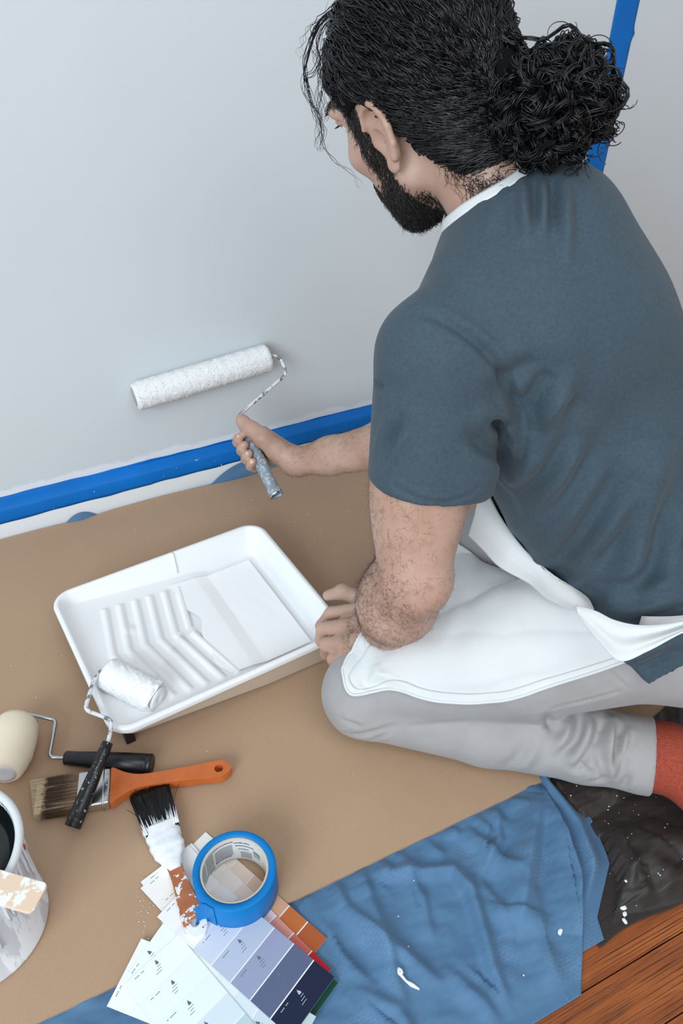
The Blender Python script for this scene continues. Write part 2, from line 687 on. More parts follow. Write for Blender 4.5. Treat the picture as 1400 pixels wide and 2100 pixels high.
blue = mk('drop_cloth', grid(np.array(rowsP)), m_blue, loc=(0.2, -0.9, 0))
tag(blue, 'wrinkled blue fabric drop cloth with paint smears under the cardboard', 'cloth')
sm = blue.modifiers.new('solid', 'SOLIDIFY')
sm.thickness = 0.0008
sm.offset = 0


def surf_z(o_rows, x, y):
    d = (o_rows[..., 0] - x) ** 2 + (o_rows[..., 1] - y) ** 2
    return float(o_rows[..., 2].ravel()[np.argmin(d.ravel())])


RB = np.array(rowsP)[:, :nm]
spl = []
for x, y, r, st in [(0.2295, -1.0155, 0.0055, 1.0), (0.4288, -1.0592, 0.0030, 1.9), (0.255, -0.995, 0.0008, 1), (0.30, -0.93, 0.0009, 1), (0.36, -1.08, 0.001, 1), (0.20, -1.09, 0.0012, 1.5), (0.262, -0.958, 0.001, 1.0)]:
    spl.append((x, y, surf_z(RB, x, y) + 0.0012, r, st))
for q_ in spl:
    mk('paint_splash', drop_discs([q_], seed=int(q_[0] * 1e4)), m_drop, parent=blue)
tl = [(0.2295, -1.0155), (0.234, -1.026), (0.2385, -1.033), (0.2435, -1.0405)]
o = mk('paint_smear', tube([(x, y, surf_z(RB, x, y) + 0.0006) for x, y in tl], [0.0030, 0.0018, 0.0026, 0.0012], 6), m_drop, parent=blue)

m_brown = cloth_mat('brown_sheet', srgb(38, 31, 29), srgb(48, 39, 36), 0.55, False, 0.05)
xs = np.linspace(0.462, 1.5, 260)
ys = np.linspace(-1.093, -0.80, 130)
X, Y = np.meshgrid(xs, ys, indexing='ij')
Zb = 0.004 + 0.004 * vnoise(np.stack([X, Y], -1), 7, 21) + 0.0016 * vnoise(np.stack([X, Y], -1), 22, 22)
br = [
    ([(0.579, -0.93), (0.552, -1.0), (0.548, -1.051), (0.5515, -1.08)], 0.020, 0.011),
    ([(0.595, -0.95), (0.582, -1.02), (0.590, -1.06), (0.64, -1.085)], 0.024, 0.012),
    ([(0.5375, -1.045), (0.555, -1.018), (0.566, -1.03), (0.556, -1.062)], 0.010, 0.006),
    ([(0.624, -0.95), (0.62, -1.0), (0.65, -1.04), (0.70, -1.05)], 0.020, 0.011),
    ([(0.68, -1.0), (0.70, -1.03), (0.78, -1.06)], 0.016, 0.012),
    ([(0.52, -0.96), (0.53, -1.0), (0.525, -1.05)], 0.010, 0.008),
    ([(0.75, -0.85), (0.80, -0.89), (0.9, -0.9)], 0.012, 0.010),
    ([(0.70, -0.86), (0.76, -0.92), (0.84, -0.96)], 0.012, 0.012),
]
Zb = crease_z(X, Y, br, Zb)
Zb = np.maximum(Zb * np.clip((Y + 1.095) / 0.03, 0.25, 1), 0.002)
# where it runs over the cardboard it is lifted by the board; nothing of it lies under the blue sheet's fold
lift = np.clip((Y + 0.90) / 0.02, 0, 1) * 0.0085
Zb = np.maximum(Zb, 0) * 1.0 + lift
left = np.clip((0.56 - X) / 0.03, 0, 1)
Zb = np.where(X < np.interp(Y, [-1.093, -1.02, -0.95, -0.88], [0.48, 0.54, 0.555, 0.55]), 0.0012 + lift * 0, Zb)
# outline of its far side
far = np.interp(X, [0.36, 0.55, 0.72, 0.80, 1.5], [-0.890, -0.886, -0.880, -0.860, -0.83])
Yb = -1.093 + (Y + 1.093) / 0.293 * (far + 1.093) + 0.004 * np.sin(X * 40) * (Y < -1.06)
brown = mk('drop_cloth', grid(np.stack([X, Yb, Zb], -1)), m_brown, loc=(0.7, -1.0, 0))
tag(brown, 'dark brown crumpled drop cloth with white paint specks under the foot', 'cloth')
sm = brown.modifiers.new('solid', 'SOLIDIFY')
sm.thickness = 0.0007
sm.offset = 0
RBr = np.stack([X, Yb, Zb], -1)
rr = np.random.RandomState(17)
spl = [(0.5172, -1.0701, 0, 0.0042, 1.2), (0.5150, -1.0765, 0, 0.0026, 1.4), (0.5095, -1.083, 0, 0.003, 1.3), (0.536, -1.05, 0, 0.002, 1)]
for k in range(90):
    spl.append((rr.uniform(0.5, 0.75), rr.uniform(-1.085, -0.88), 0, rr.choice([0.0004, 0.0005, 0.0007, 0.001]), 1.0))
spl = [(x, y, surf_z(RBr, x, y) + 0.0012, r, s) for x, y, _, r, s in spl]
o = mk('paint_speck', drop_discs(spl), m_drop, parent=brown)
o['kind'] = 'stuff'

# ------------------------------------------------------------------ cardboard
m_card = bpy.data.materials.new('cardboard')
m_card.use_nodes = True
t = NT(m_card)
v = t.coord()
c = t.ramp(t.noise(v, 2.2, 4), [(0.3, srgb(180, 148, 121)), (0.7, srgb(188, 156, 128))])
fib = t.noise(v, 420, 3, 0.7)
c = t.mix(t.math('MULTIPLY', fib, 0.38), c, srgb(118, 92, 70))
t.color(c)
t.b.inputs['Roughness'].default_value = 0.78
mpw = t.coord((1, 0.02, 1))
bn = t.bump(t.noise(mpw, 130, 2), 0.10, 0.0008)
bn = t.bump(fib, 0.12, 0.0004, bn)
bn = t.bump(t.noise(v, 6, 3), 0.12, 0.006, bn)
t.normal(bn)
CZ = 0.010
xs = np.linspace(-0.95, 1.5, 180)
ys = np.linspace(-0.885, -0.004, 60)
X, Y = np.meshgrid(xs, ys, indexing='ij')
far = -0.004 - 0.012 * np.exp(-((X - 0.42) / 0.09) ** 2) - 0.007 * np.exp(-((X - 0.075) / 0.03) ** 2) - 0.0015 * (1 + np.sin(X * 23)) * 0.5
Y2 = -0.885 + (Y + 0.885) / 0.881 * (far + 0.885)
Zt = CZ + 0.0006 * vnoise(np.stack([X, Y], -1), 4, 31) * np.clip((Y + 0.885) / 0.05, 0, 1)
# a few dents from folding
for pts, h, w in [([(0.40, -0.86), (0.37, -0.80)], -0.0012, 0.003), ([(0.45, -0.87), (0.425, -0.80)], -0.0012, 0.003), ([(0.36, -0.87), (0.345, -0.83)], -0.001, 0.003)]:
    d, tt2 = poly_dist(np.stack([X, Y2], -1), [np.array(p) for p in pts])
    Zt += h * np.exp(-(d / w) ** 2)
top = np.stack([X, Y2, Zt], -1)
bot = top.copy()
bot[..., 2] = CZ - 0.0042
a, fa = grid(top)
b, fb = grid(bot)
nx, ny = X.shape
idx = np.arange(nx * ny).reshape(nx, ny)
rim = np.concatenate([idx[:, 0], idx[-1, 1:], idx[::-1, -1][1:], idx[0, ::-1][1:-1]])
n0 = nx * ny
side = [[int(rim[k]), int(rim[(k + 1) % len(rim)]), int(rim[(k + 1) % len(rim)] + n0), int(rim[k] + n0)] for k in range(len(rim))]
geo = (np.concatenate([a, b]), fa.tolist() + (fb[:, ::-1] + n0).tolist() + side)
cardb = mk('cardboard_sheet', geo, m_card, loc=(0.2, -0.4, CZ), auto=50)
tag(cardb, 'large brown cardboard sheet protecting the floor along the wall', 'cardboard')
spk = []
for k in range(150):
    x, y = rr.uniform(-0.15, 0.75), rr.uniform(-0.86, -0.03)
    if rr.rand() < 0.55:
        x, y = rr.normal(0.42, 0.10), rr.normal(-0.15, 0.08)
    if not (-0.9 < x < 1.2 and -0.87 < y < -0.02):
        continue
    spk.append((x, y, CZ + 0.0008, rr.choice([0.0004, 0.0005, 0.0006, 0.0009]), 1.0))
for k in range(26):
    spk.append((rr.normal(-0.015, 0.012), rr.normal(-0.815, 0.012), CZ + 0.0008, rr.uniform(0.0003, 0.0008), 1.0))
o = mk('paint_speck', drop_discs(spk), m_drop, parent=cardb)
o['kind'] = 'stuff'

# ------------------------------------------------------------------ paint tray
m_white_pl = mat('white_plastic', srgb(240, 241, 243), 0.32, var=0.01, vscale=8, bump=0.04, bscale=60)
m_side_refl = mat('tray_side_reflection', srgb(196, 178, 160), 0.35)  # cardboard's reflection on the plastic side, put into the colour as tan
m_wet = mat('wet_white_paint', srgb(250, 250, 252), 0.2, spec=0.5, bump=0.12, bscale=130, bdist=0.0010)
TC = np.array([0.186, -0.413])
TA = math.radians(5.3)
tu = np.array([math.cos(TA), math.sin(TA)])
tv = np.array([-math.sin(TA), math.cos(TA)])
HU, HV, RC = 0.194, 0.163, 0.036
RIMZ = 0.068


def tray_world(u, v, z):
    return np.stack([TC[0] + u * tu[0] + v * tv[0], TC[1] + u * tu[1] + v * tv[1], z], -1)


def rrect(hu, hv, r, n):
    """n points round a rounded rectangle"""
    r = max(min(r, hu * 0.98, hv * 0.98), 1e-4)
    L = [2 * (hv - r), r * math.pi / 2, 2 * (hu - r), r * math.pi / 2] * 2
    tot = sum(L)
    s = np.linspace(0, tot, n, endpoint=False)
    out = []
    for q in s:
        k = 0
        while q > L[k]:
            q -= L[k]
            k += 1
        if k == 0:
            p = (hu, -(hv - r) + q)
        elif k == 1:
            a = q / r
            p = (hu - r + r * math.cos(a), hv - r + r * math.sin(a))
        elif k == 2:
            p = (hu - r - q, hv)
        elif k == 3:
            a = q / r
            p = (-(hu - r) - r * math.sin(a), hv - r + r * math.cos(a))
        elif k == 4:
            p = (-hu, hv - r - q)
        elif k == 5:
            a = q / r
            p = (-(hu - r) - r * math.cos(a), -(hv - r) - r * math.sin(a))
        elif k == 6:
            p = (-(hu - r) + q, -hv)
        else:
            a = q / r
            p = (hu - r + r * math.sin(a), -(hv - r) - r * math.cos(a))
        out.append(p)
    return np.array(out)


RIBS = []
for k, x0 in enumerate([-0.119, -0.0935, -0.067, -0.0415, -0.015, 0.010]):
    mid = x0 - 0.022
    RIBS.append([(x0, 0.112), (mid, 0.002), (x0 + 0.004 + 0.003 * k * 0.3, -0.122)])


def tray_floor(u, v):
    z = np.interp(u, [-0.19, -0.15, 0.045, 0.075, 0.19], [0.050, 0.046, 0.026, 0.0185, 0.0165])
    P = np.stack([u, v], -1)
    for k, rb in enumerate(RIBS):
        d, t2 = poly_dist(P, [np.array(p) for p in rb])
        endf = np.clip(np.minimum(t2, 1 - t2) / 0.02, 0.0, 1)
        prof2 = np.clip(1.25 - d / 0.0065, 0, 1)
        z = z + 0.0042 * prof2 * prof2 * (3 - 2 * prof2) * endf
    d = np.hypot(u + 0.098, v - 0.045)
    z = z + 0.0022 * np.clip(1.3 - d / 0.011, 0, 1)
    return z


def tray_z(u, v, d):
    """d: distance inside the rim's inner edge"""
    fl = tray_floor(u, v)
    wall = RIMZ - np.clip(d, 0, 1) * 2.6
    k = 0.010
    h = np.clip(0.5 + 0.5 * (wall - fl) / k, 0, 1)   # smooth maximum
    return fl * (1 - h) + wall * h + k * h * (1 - h)


NL = 420
loops = []
lip = [(-0.0075, -0.010), (-0.0080, -0.004), (-0.0072, -0.001), (-0.0055, 0.0), (-0.003, 0.0006), (-0.001, 0.0004)]
for off, dz in lip:
    p = rrect(HU + off * -1 - 0.0075, HV - off - 0.0075, RC - off - 0.0075, NL)
    loops.append(tray_world(p[:, 0], p[:, 1], np.full(NL, RIMZ + dz)))
B0 = (HU - 0.0075, HV - 0.0075)
for d in np.concatenate([np.linspace(0, 0.026, 15), np.linspace(0.028, 0.150, 62)]):
    hu, hv = B0[0] - d, B0[1] - d
    p = rrect(hu, max(hv, 0.002), max(RC - 0.0075 - d * 0.9, 0.004), NL)
    loops.append(tray_world(p[:, 0], p[:, 1], tray_z(p[:, 0], p[:, 1], np.full(NL, d))))
L = np.array(loops)
v0, q0 = grid(L, close_v=True)
tray = empty('paint_tray', (TC[0], TC[1], CZ), 'white plastic paint tray with ribbed ramp and wet white paint', 'tray')
liner = mk('tray_basin', (v0, q0.tolist() + [[(len(loops) - 1) * NL + i for i in range(NL)][::-1]]), m_white_pl, parent=tray)
# outer shell seen under the rim
loops = []
for f, zf in [(0.0, 1.0), (0.25, 0.75), (0.6, 0.35), (0.9, 0.06), (1.0, 0.0)]:
    ins = -0.0015 + f * 0.004
    p = rrect(HU - 0.0075 - ins, HV - 0.0075 - ins, RC - 0.0075 - ins, NL // 3)
    zb = np.interp(p[:, 0], [-0.19, -0.13, 0.05, 0.19], [0.046, 0.0385, 0.0165, 0.0112])
    zz = zb + (RIMZ - 0.003 - zb) * zf
    loops.append(tray_world(p[:, 0], p[:, 1], zz))
v0, q0 = grid(np.array(loops), close_v=True)
mk('tray_side', (v0, q0.tolist()), m_side_refl, parent=tray)
m_black = mat('black_plastic', srgb(22, 23, 26), 0.35, bump=0.1, bscale=160)
for s in (-1, 1):
    for w in (0,):
        c = tray_world(np.array(-0.168), np.array(s * 0.128), np.array(0.0))
        g = obox((c[0], c[1], (CZ + 0.045) / 2 + 0.0003), (tu[0], tu[1], 0), (tv[0], tv[1], 0), (0, 0, 1), 0.007, 0.014, (0.045 - CZ) / 2)
        o = mk('leg', g, m_black, parent=tray, smooth=False)
        add_mod_bevel(o, 0.001)
# paint pooled in the deep end and smeared up the ramp
nu, nv = 90, 80
uu = np.linspace(0.002, 0.150, nu)
P = np.zeros((nu, nv, 3))
for i, u in enumerate(uu):
    for_v = np.linspace(-0.116, 0.118, nv)
    edge_n = 0.004 * np.sin(for_v * 90) + 0.006 * np.sin(for_v * 37 + 1)
    ue = u + edge_n * (1 - i / nu)
    P[i] = tray_world(ue, for_v, np.maximum(tray_floor(ue * 0 + u, for_v * 0) * 0 + np.interp(ue, [-0.15, 0.045, 0.075, 0.19], [0.046, 0.026, 0.0185, 0.0165]) + 0.0030, 0.0233 + 0.00008 * np.sin(ue * 240 + 3 * np.sin(for_v * 30))))
mk('paint', grid(P), m_wet, parent=tray)
# drip on the far rim
c = tray_world(np.array([0.022, 0.022, 0.0215, 0.021]), np.array([0.158, 0.1535, 0.1475, 0.139]), np.array([0.0688, 0.0686, 0.056, 0.035]))
mk('paint_drip', tube(c, [0.002, 0.0026, 0.0016, 0.001], 8), m_wet, parent=tray)

# ------------------------------------------------------------------ rollers
m_chrome = mat('steel_wire', srgb(196, 200, 205), 0.22, metal=1.0)
m_painted_wire = bpy.data.materials.new('painted_wire')
m_painted_wire.use_nodes = True
t = NT(m_painted_wire)
v = t.coord()
f = t.ramp(t.noise(v, 75, 4, 0.7), [(0.44, (0, 0, 0, 1)), (0.5, (1, 1, 1, 1))])
t.color(t.mix(f, srgb(150, 152, 156), srgb(228, 231, 236)))
inv = t.math('SUBTRACT', 1.0, f)
t.link(t.math('MULTIPLY', inv, 0.9), t.b.inputs['Metallic'])
t.b.inputs['Roughness'].default_value = 0.35


def nap_cover(a, b, r, seed, lump=0.0012, n_len=90, n_rad=56, end_lump=0.0):
    """roller sleeve with an uneven pile surface and rounded ends"""
    a, b = np.asarray(a, float), np.asarray(b, float)
    Lg = np.linalg.norm(b - a)
    T = (b - a) / Lg
    h = np.array([0, 0, 1.0])
    N = np.cross(T, h)
    N /= np.linalg.norm(N)
    B = np.cross(T, N)
    s = np.linspace(0, 1, n_len)
    ang = np.linspace(0, 2 * math.pi, n_rad, endpoint=False)
    rs = []
    G = np.zeros((n_len, n_rad, 3))
    rngp = np.random.RandomState(seed)
    for i, u in enumerate(s):
        e = min(u, 1 - u) * Lg
        rr2 = r - max(0, 0.006 - e) ** 2 / 0.006 * 0.75
        G[i] = a + T * u * Lg + (N[None] * np.cos(ang)[:, None] + B[None] * np.sin(ang)[:, None]) * rr2
    nz = vnoise(G, 55, seed, 3) * 0.6 + rngp.normal(size=G.shape[:2]) * 0.35
    C = a + (G - a) @ T[:, None] * T
    nn = G - C
    nn /= np.linalg.norm(nn, axis=-1, keepdims=True) + 1e-9
    G = G + nn * (nz * lump)[..., None]
    if end_lump:
        G = G + nn * (end_lump * np.clip((s - 0.78) / 0.2, 0, 1)[:, None] * np.clip(vnoise(G, 40, seed + 1), -0.4, 1))[..., None]
    core = []
    for rr2, off in ((0.62 * r, 0.0), (0.60 * r, 0.004)):
        pass
    ends = []
    v1, q1 = grid(G, close_v=True)
    f = q1.tolist()
    n0 = len(v1)
    extra = []
    for end, base, sg in ((0, 0, 1), (1, (n_len - 1) * n_rad, -1)):
        c = a if end == 0 else b
        ring1 = c + (N[None] * np.cos(ang)[:, None] + B[None] * np.sin(ang)[:, None]) * (0.70 * r) - sg * T * 0.0008
        ring2 = ring1 + sg * T * 0.006
        o1 = n0 + len(extra) * n_rad
        extra.append(ring1)
        extra.append(ring2)
        for i in range(n_rad):
            j = (i + 1) % n_rad
            f.append([base + i, base + j, o1 + j, o1 + i])
            f.append([o1 + i, o1 + j, o1 + n_rad + j, o1 + n_rad + i])
        f.append([o1 + n_rad + i for i in range(n_rad)])
    return np.concatenate([v1] + extra), f


def pile(a, b, r, n, ln, seed, th=0.0006):
    """short paint-laden tufts over a sleeve"""
    rs = np.random.RandomState(seed)
    a, b = np.asarray(a, float), np.asarray(b, float)
    Lg = np.linalg.norm(b - a)
    T = (b - a) / Lg
    N = np.cross(T, [0, 0, 1.0])
    N /= np.linalg.norm(N)
    B = np.cross(T, N)
    V, Fq = [], []
    for k in range(n):
        u, an = rs.uniform(0.01, 0.99), rs.uniform(0, 6.283)
        nr = N * math.cos(an) + B * math.sin(an)
        tg = np.cross(T, nr)
        p = a + T * u * Lg + nr * (r - 0.0006)
        tip = p + nr * ln * rs.uniform(0.5, 1.2) + (tg * rs.normal(0.3, 0.6) + T * rs.normal(0, 0.7)) * ln
        w = th * rs.uniform(0.6, 1.5)
        i0 = len(V)
        V += [p + tg * w, p - tg * w * 0.5 + T * w, p - tg * w * 0.5 - T * w, tip]
        Fq += [[i0, i0 + 1, i0 + 3], [i0 + 1, i0 + 2, i0 + 3], [i0 + 2, i0, i0 + 3]]
    return np.array(V), Fq


m_nap = mat('white_nap', srgb(238, 239, 240), 0.85, bump=0.6, bscale=420, bdist=0.0015)
m_nap_paint = mat('paint_soaked_nap', srgb(240, 241, 244), 0.45, bump=0.5, bscale=220, bdist=0.0015)
m_cream = mat('cream_foam', srgb(238, 224, 200), 0.8, var=0.03, vscale=14, bump=0.25, bscale=500)
m_cap = mat('grey_white_cap', srgb(205, 205, 212), 0.45)
m_grey_h = bpy.data.materials.new('grey_handle')
m_grey_h.use_nodes = True
t = NT(m_grey_h)
v = t.coord()
f = t.ramp(t.noise(v, 150, 4, 0.7), [(0.50, (0, 0, 0, 1)), (0.60, (1, 1, 1, 1))])
t.color(t.mix(f, srgb(134, 146, 158), srgb(190, 196, 204)))
t.b.inputs['Roughness'].default_value = 0.5
t.normal(t.bump(t.noise(v, 300, 3), 0.2, 0.001))

# big roller pressed on the wall
RA, RB2 = np.array([0.2205, -0.0045, 0.2480]), np.array([0.4905, -0.0045, 0.2685])
rl = empty('paint_roller', (0.35, -0.02, 0.235), 'long white nap roller pressed on the wall, grey handle in right hand', 'roller')
cov = mk('roller_cover', join(nap_cover(RA, RB2, 0.0268, 3, 0.0009, 130, 64), pile(RA, RB2, 0.0268, 5200, 0.0024, 4)), m_nap, parent=rl)
mk('end_cap', revolve([(0, 0.0195), (0.003, 0.0195), (0.003, 0.006), (-0.004, 0.005)], RB2 + (-0.002, 0, 0), RB2 + (0.05, 0, 0.0037), 28), m_chrome, parent=rl)
mk('end_cap', revolve([(0, 0.018), (0.0022, 0.018), (0.0022, 0.006), (0.002, 0.004)], RA + (0.001, 0, 0), RA - (0.05, 0, 0.0037), 28), m_chrome, parent=rl)
HS, HE = np.array([0.3843, -0.1280, 0.2107]), np.array([0.3944, -0.2620, 0.1354])
hd = (HE - HS) / np.linalg.norm(HE - HS)
mk('wire_frame', bent([RB2 + (-0.01, 0, 0), RB2 + (0.018, -0.006, 0.004), (0.5125, -0.044, 0.2470), (0.3817, -0.1080, 0.2173), HS - hd * 0.001 + (0, 0, 0), HS + hd * 0.02], 0.0032, 10, 0.012), m_painted_wire, parent=rl)
hl = float(np.linalg.norm(HE - HS))
hp = [(0.0, 0.0055), (0.001, 0.0075), (0.012, 0.0085), (0.028, 0.0095), (0.05, 0.0118), (0.085, 0.0125), (0.110, 0.0112), (hl - 0.016, 0.0110), (hl - 0.012, 0.0128), (hl, 0.0132), (hl + 0.001, 0.0120), (hl, 0.0098), (hl - 0.006, 0.0093), (hl - 0.007, 0.0086), (hl - 0.013, 0.0090), (hl - 0.014, 0.0083), (hl - 0.03, 0.0078)]
han = mk('handle', revolve(hp, HS, HE, 32), m_grey_h, parent=rl)
m_thread = mat('blue_grey_socket', srgb(110, 142, 168), 0.4)
mk('threaded_socket', revolve([(hl - 0.0025, 0.0094), (hl - 0.008, 0.0088), (hl - 0.009, 0.0083), (hl - 0.013, 0.0086), (hl - 0.014, 0.0080), (hl - 0.024, 0.0078)], HS, HE, 28, cap0=False), m_thread, parent=han)
mk('rim_ring', revolve([(hl - 0.0035, 0.0133), (hl + 0.0006, 0.0136), (hl + 0.0012, 0.0124), (hl - 0.0005, 0.0100), (hl - 0.004, 0.0098)], HS, HE, 32, False, False), m_chrome, parent=han)

# short white roller lying in the tray, its handle across the tools
MA, MB = np.array([0.0285, -0.4735, 0.066]), np.array([0.0845, -0.5460, 0.0565])
mr = empty('paint_roller', (0.02, -0.55, 0.03), 'short white paint-soaked roller lying in the tray corner, splattered black handle', 'roller')
mk('roller_cover', nap_cover(MA, MB, 0.0255, 7, 0.0012, 80, 72, 0.005), m_nap_paint, parent=mr)
mk('end_cap', revolve([(0, 0.019), (0.002, 0.019), (0.002, 0.004), (0.0005, 0.003)], MB + (MA - MB) * 0.001, MB + (MB - MA), 24), m_nap_paint, parent=mr)
H1, H2 = np.array([0.0010, -0.6035, 0.0745]), np.array([-0.0715, -0.6765, 0.0255])
md = (H2 - H1) / np.linalg.norm(H2 - H1)
mk('wire_frame', bent([MA + (MB - MA) * 0.05, MA - (MB - MA) * 0.10 + (0, 0, 0.003), (0.0060, -0.4930, 0.0790), (-0.0165, -0.5400, 0.0800), (0.0150, -0.5740, 0.0790), H1 - md * 0.002, H1 + md * 0.015], 0.0030, 10, 0.010), m_painted_wire, parent=mr)
m_bsplat = bpy.data.materials.new('black_handle_splattered')
m_bsplat.use_nodes = True
t = NT(m_bsplat)
v = t.coord()
f = t.ramp(t.noise(v, 190, 5, 0.75), [(0.60, (0, 0, 0, 1)), (0.64, (1, 1, 1, 1))])
t.color(t.mix(f, srgb(20, 22, 26), srgb(215, 218, 222)))
t.b.inputs['Roughness'].default_value = 0.33
t.normal(t.bump(t.noise(v, 260, 3), 0.2, 0.001))
hl = float(np.linalg.norm(H2 - H1))
han = mk('handle', revolve([(0, 0.004), (0.0005, 0.0072), (0.012, 0.0082), (0.03, 0.0082), (0.055, 0.0098), (hl * 0.75, 0.0105), (hl - 0.012, 0.0105), (hl - 0.011, 0.0112), (hl - 0.009, 0.0106), (hl - 0.001, 0.0110), (hl, 0.0100), (hl, 0.006)], H1, H2, 28), m_bsplat, parent=mr)

# cream foam roller at the left with a clean black handle
CA, CB = np.array([-0.1080, -0.4830, 0.0435]), np.array([-0.1400, -0.5680, 0.0435])
cr = empty('paint_roller', (-0.12, -0.52, CZ), 'clean cream foam mini roller with chrome wire and plain black handle', 'roller')
cl = float(np.linalg.norm(CB - CA))
mk('roller_cover', revolve([(0.002, 0.010), (0.0, 0.018), (0.002, 0.025), (0.012, 0.0312), (0.035, 0.0330), (0.060, 0.0322), (cl - 0.015, 0.0285), (cl - 0.004, 0.0245), (cl, 0.020), (cl - 0.002, 0.010)], CA, CB, 48), m_cream, parent=cr)
mk('end_cap', revolve([(cl - 0.004, 0.0175), (cl + 0.0006, 0.0170), (cl + 0.0012, 0.012), (cl + 0.0002, 0.004)], CA, CB, 32), m_cap, parent=cr)
K1, K2 = np.array([-0.0604, -0.5641, 0.0245]), np.array([0.0485, -0.6279, 0.0245])
kd = (K2 - K1) / np.linalg.norm(K2 - K1)
mk('wire_frame', bent([CA + (CB - CA) * 0.1, CA + (CA - CB) * 0.14, (-0.0590, -0.4985, 0.0320), (-0.0800, -0.5535, 0.0250), K1 - kd * 0.002, K1 + kd * 0.015], 0.0028, 10, 0.007), m_chrome, parent=cr)
hl = float(np.linalg.norm(K2 - K1))
mk('handle', revolve([(0, 0.004), (0.0005, 0.0090), (0.002, 0.0100), (0.02, 0.0104), (0.045, 0.0118), (0.08, 0.0130), (hl - 0.008, 0.0138), (hl - 0.0075, 0.0132), (hl - 0.0068, 0.0138), (hl - 0.001, 0.0140), (hl, 0.0132), (hl - 0.0005, 0.006)], K1, K2, 36), m_black, parent=cr)

# ------------------------------------------------------------------ brushes
m_orange = mat('orange_lacquer', srgb(196, 100, 44), 0.30, var=0.12, vscale=40)
m_steel = mat('steel_ferrule', srgb(200, 200, 200), 0.25, metal=1.0, bump=0.05, bscale=60)


def bristles(c0, ax, ay, L0, half_w, half_t, n, seed, tipcol=None, spread=1.0, w=0.0007, skew=0.0, jit=0.003):
    """many thin tapered hairs from the ferrule mouth at c0 running along ax"""
    rs = np.random.RandomState(seed)
    ax, ay = np.asarray(ax, float), np.asarray(ay, float)
    az = np.array([0, 0, 1.0])
    V, Fq = [], []
    for k in range(n):
        a, b = rs.uniform(-1, 1), rs.uniform(-1, 1)
        p = c0 + ay * a * half_w + az * b * half_t - ax * 0.006
        ln = L0 + skew * a + rs.normal(0, jit)
        q = p + ax * (ln + 0.006) + ay * a * half_w * (spread - 1) + ay * rs.normal(0, 0.0008) + az * (rs.normal(0, 0.0006) - b * half_t * 0.35)
        m = (p + q) / 2 + az * rs.normal(0, 0.0004)
        ww = w * rs.uniform(0.6, 1.4)
        i0 = len(V)
        for pt, s in ((p, 1), (m, 1), (q, 0.55)):
            V += [pt + ay * ww * s, pt + az * ww * s, pt - ay * ww * s]
        for r in (0, 3):
            for j in range(3):
                Fq.append([i0 + r + j, i0 + r + (j + 1) % 3, i0 + r + 3 + (j + 1) % 3, i0 + r + 3 + j])
        Fq.append([i0 + 6, i0 + 7, i0 + 8])
    return np.array(V), Fq


m_br = bpy.data.materials.new('striped_bristle')
m_br.use_nodes = True
t = NT(m_br)
BT = np.array([-0.1133, -0.6095])
BE = np.array([0.1530, -0.6850])
bd = (BE - BT) / np.linalg.norm(BE - BT)
bdir = np.array([bd[0], bd[1], 0.0])
bperp = np.array([-bd[1], bd[0], 0.0])
fb = empty('paint_brush', (0.0, -0.63, CZ), 'clean flat brush with glossy orange wooden handle and brown bristles', 'brush')
BZ = 0.0215
org3 = np.array([BT[0], BT[1], BZ])
# colour of the bristles along their length: pale tips, dark middle, pale stripes
tcn = t.add('ShaderNodeTexCoord')
mpn = t.add('ShaderNodeMapping')
mpn.vector_type = 'POINT'
a = math.atan2(bd[1], bd[0])
lo = Vector((BT[0], BT[1], 0)) - Vector((0.0, -0.63, 0))
mpn.inputs['Rotation'].default_value = (0, 0, -a)
rv = Matrix.Rotation(-a, 3, 'Z') @ lo
mpn.inputs['Location'].default_value = (-rv.x, -rv.y, 0)
t.link(tcn.outputs['Object'], mpn.inputs['Vector'])
sp_ = t.add('ShaderNodeSeparateXYZ')
t.link(mpn.outputs[0], sp_.inputs[0])
mp3 = t.add('ShaderNodeMapping')
mp3.inputs['Scale'].default_value = (2.0, 1.0, 1.0)
t.link(mpn.outputs[0], mp3.inputs['Vector'])
al = t.math('ADD', sp_.outputs[0], t.math('MULTIPLY', t.math('SUBTRACT', t.noise(mp3.outputs[0], 160, 3), 0.5), 0.016))
al = t.math('MULTIPLY', al, 12.0)
body = t.ramp(al, [(0.0, srgb(222, 200, 168)), (0.150, srgb(214, 188, 152)), (0.24, srgb(70, 51, 38)), (0.48, srgb(80, 59, 44)), (0.75, srgb(146, 120, 94))])
mp4 = t.add('ShaderNodeMapping')
mp4.inputs['Scale'].default_value = (0.04, 1.0, 1.0)
t.link(mpn.outputs[0], mp4.inputs['Vector'])
stripe = t.ramp(t.noise(mp4.outputs[0], 150, 3, 0.6), [(0.55, (0, 0, 0, 1)), (0.64, (1, 1, 1, 1))])
t.color(t.mix(t.math('MULTIPLY', stripe, 0.75), body, srgb(188, 164, 134)))
t.b.inputs['Roughness'].default_value = 0.6
FM = org3 + bdir * 0.062   # mouth of the ferrule
g1 = bristles(FM, -bdir, bperp, 0.060, 0.0275, 0.0075, 3600, 41, w=0.0006, spread=1.05, skew=0.006, jit=0.0010)
core = obox(FM - bdir * 0.026, bdir, bperp, (0, 0, 1), 0.030, 0.0268, 0.0058)
mk('bristles', join(g1, core), m_br, parent=fb)
fl = obox(FM + bdir * 0.0205, bdir, bperp, (0, 0, 1), 0.0225, 0.0278, 0.0088)
fer = mk('ferrule', fl, m_steel, parent=fb, smooth=True)
add_mod_bevel(fer, 0.0035, 4)
mk('crimp_band', obox(FM + bdir * 0.034, bdir, bperp, (0, 0, 1), 0.0008, 0.0280, 0.0091), m_steel, parent=fer)
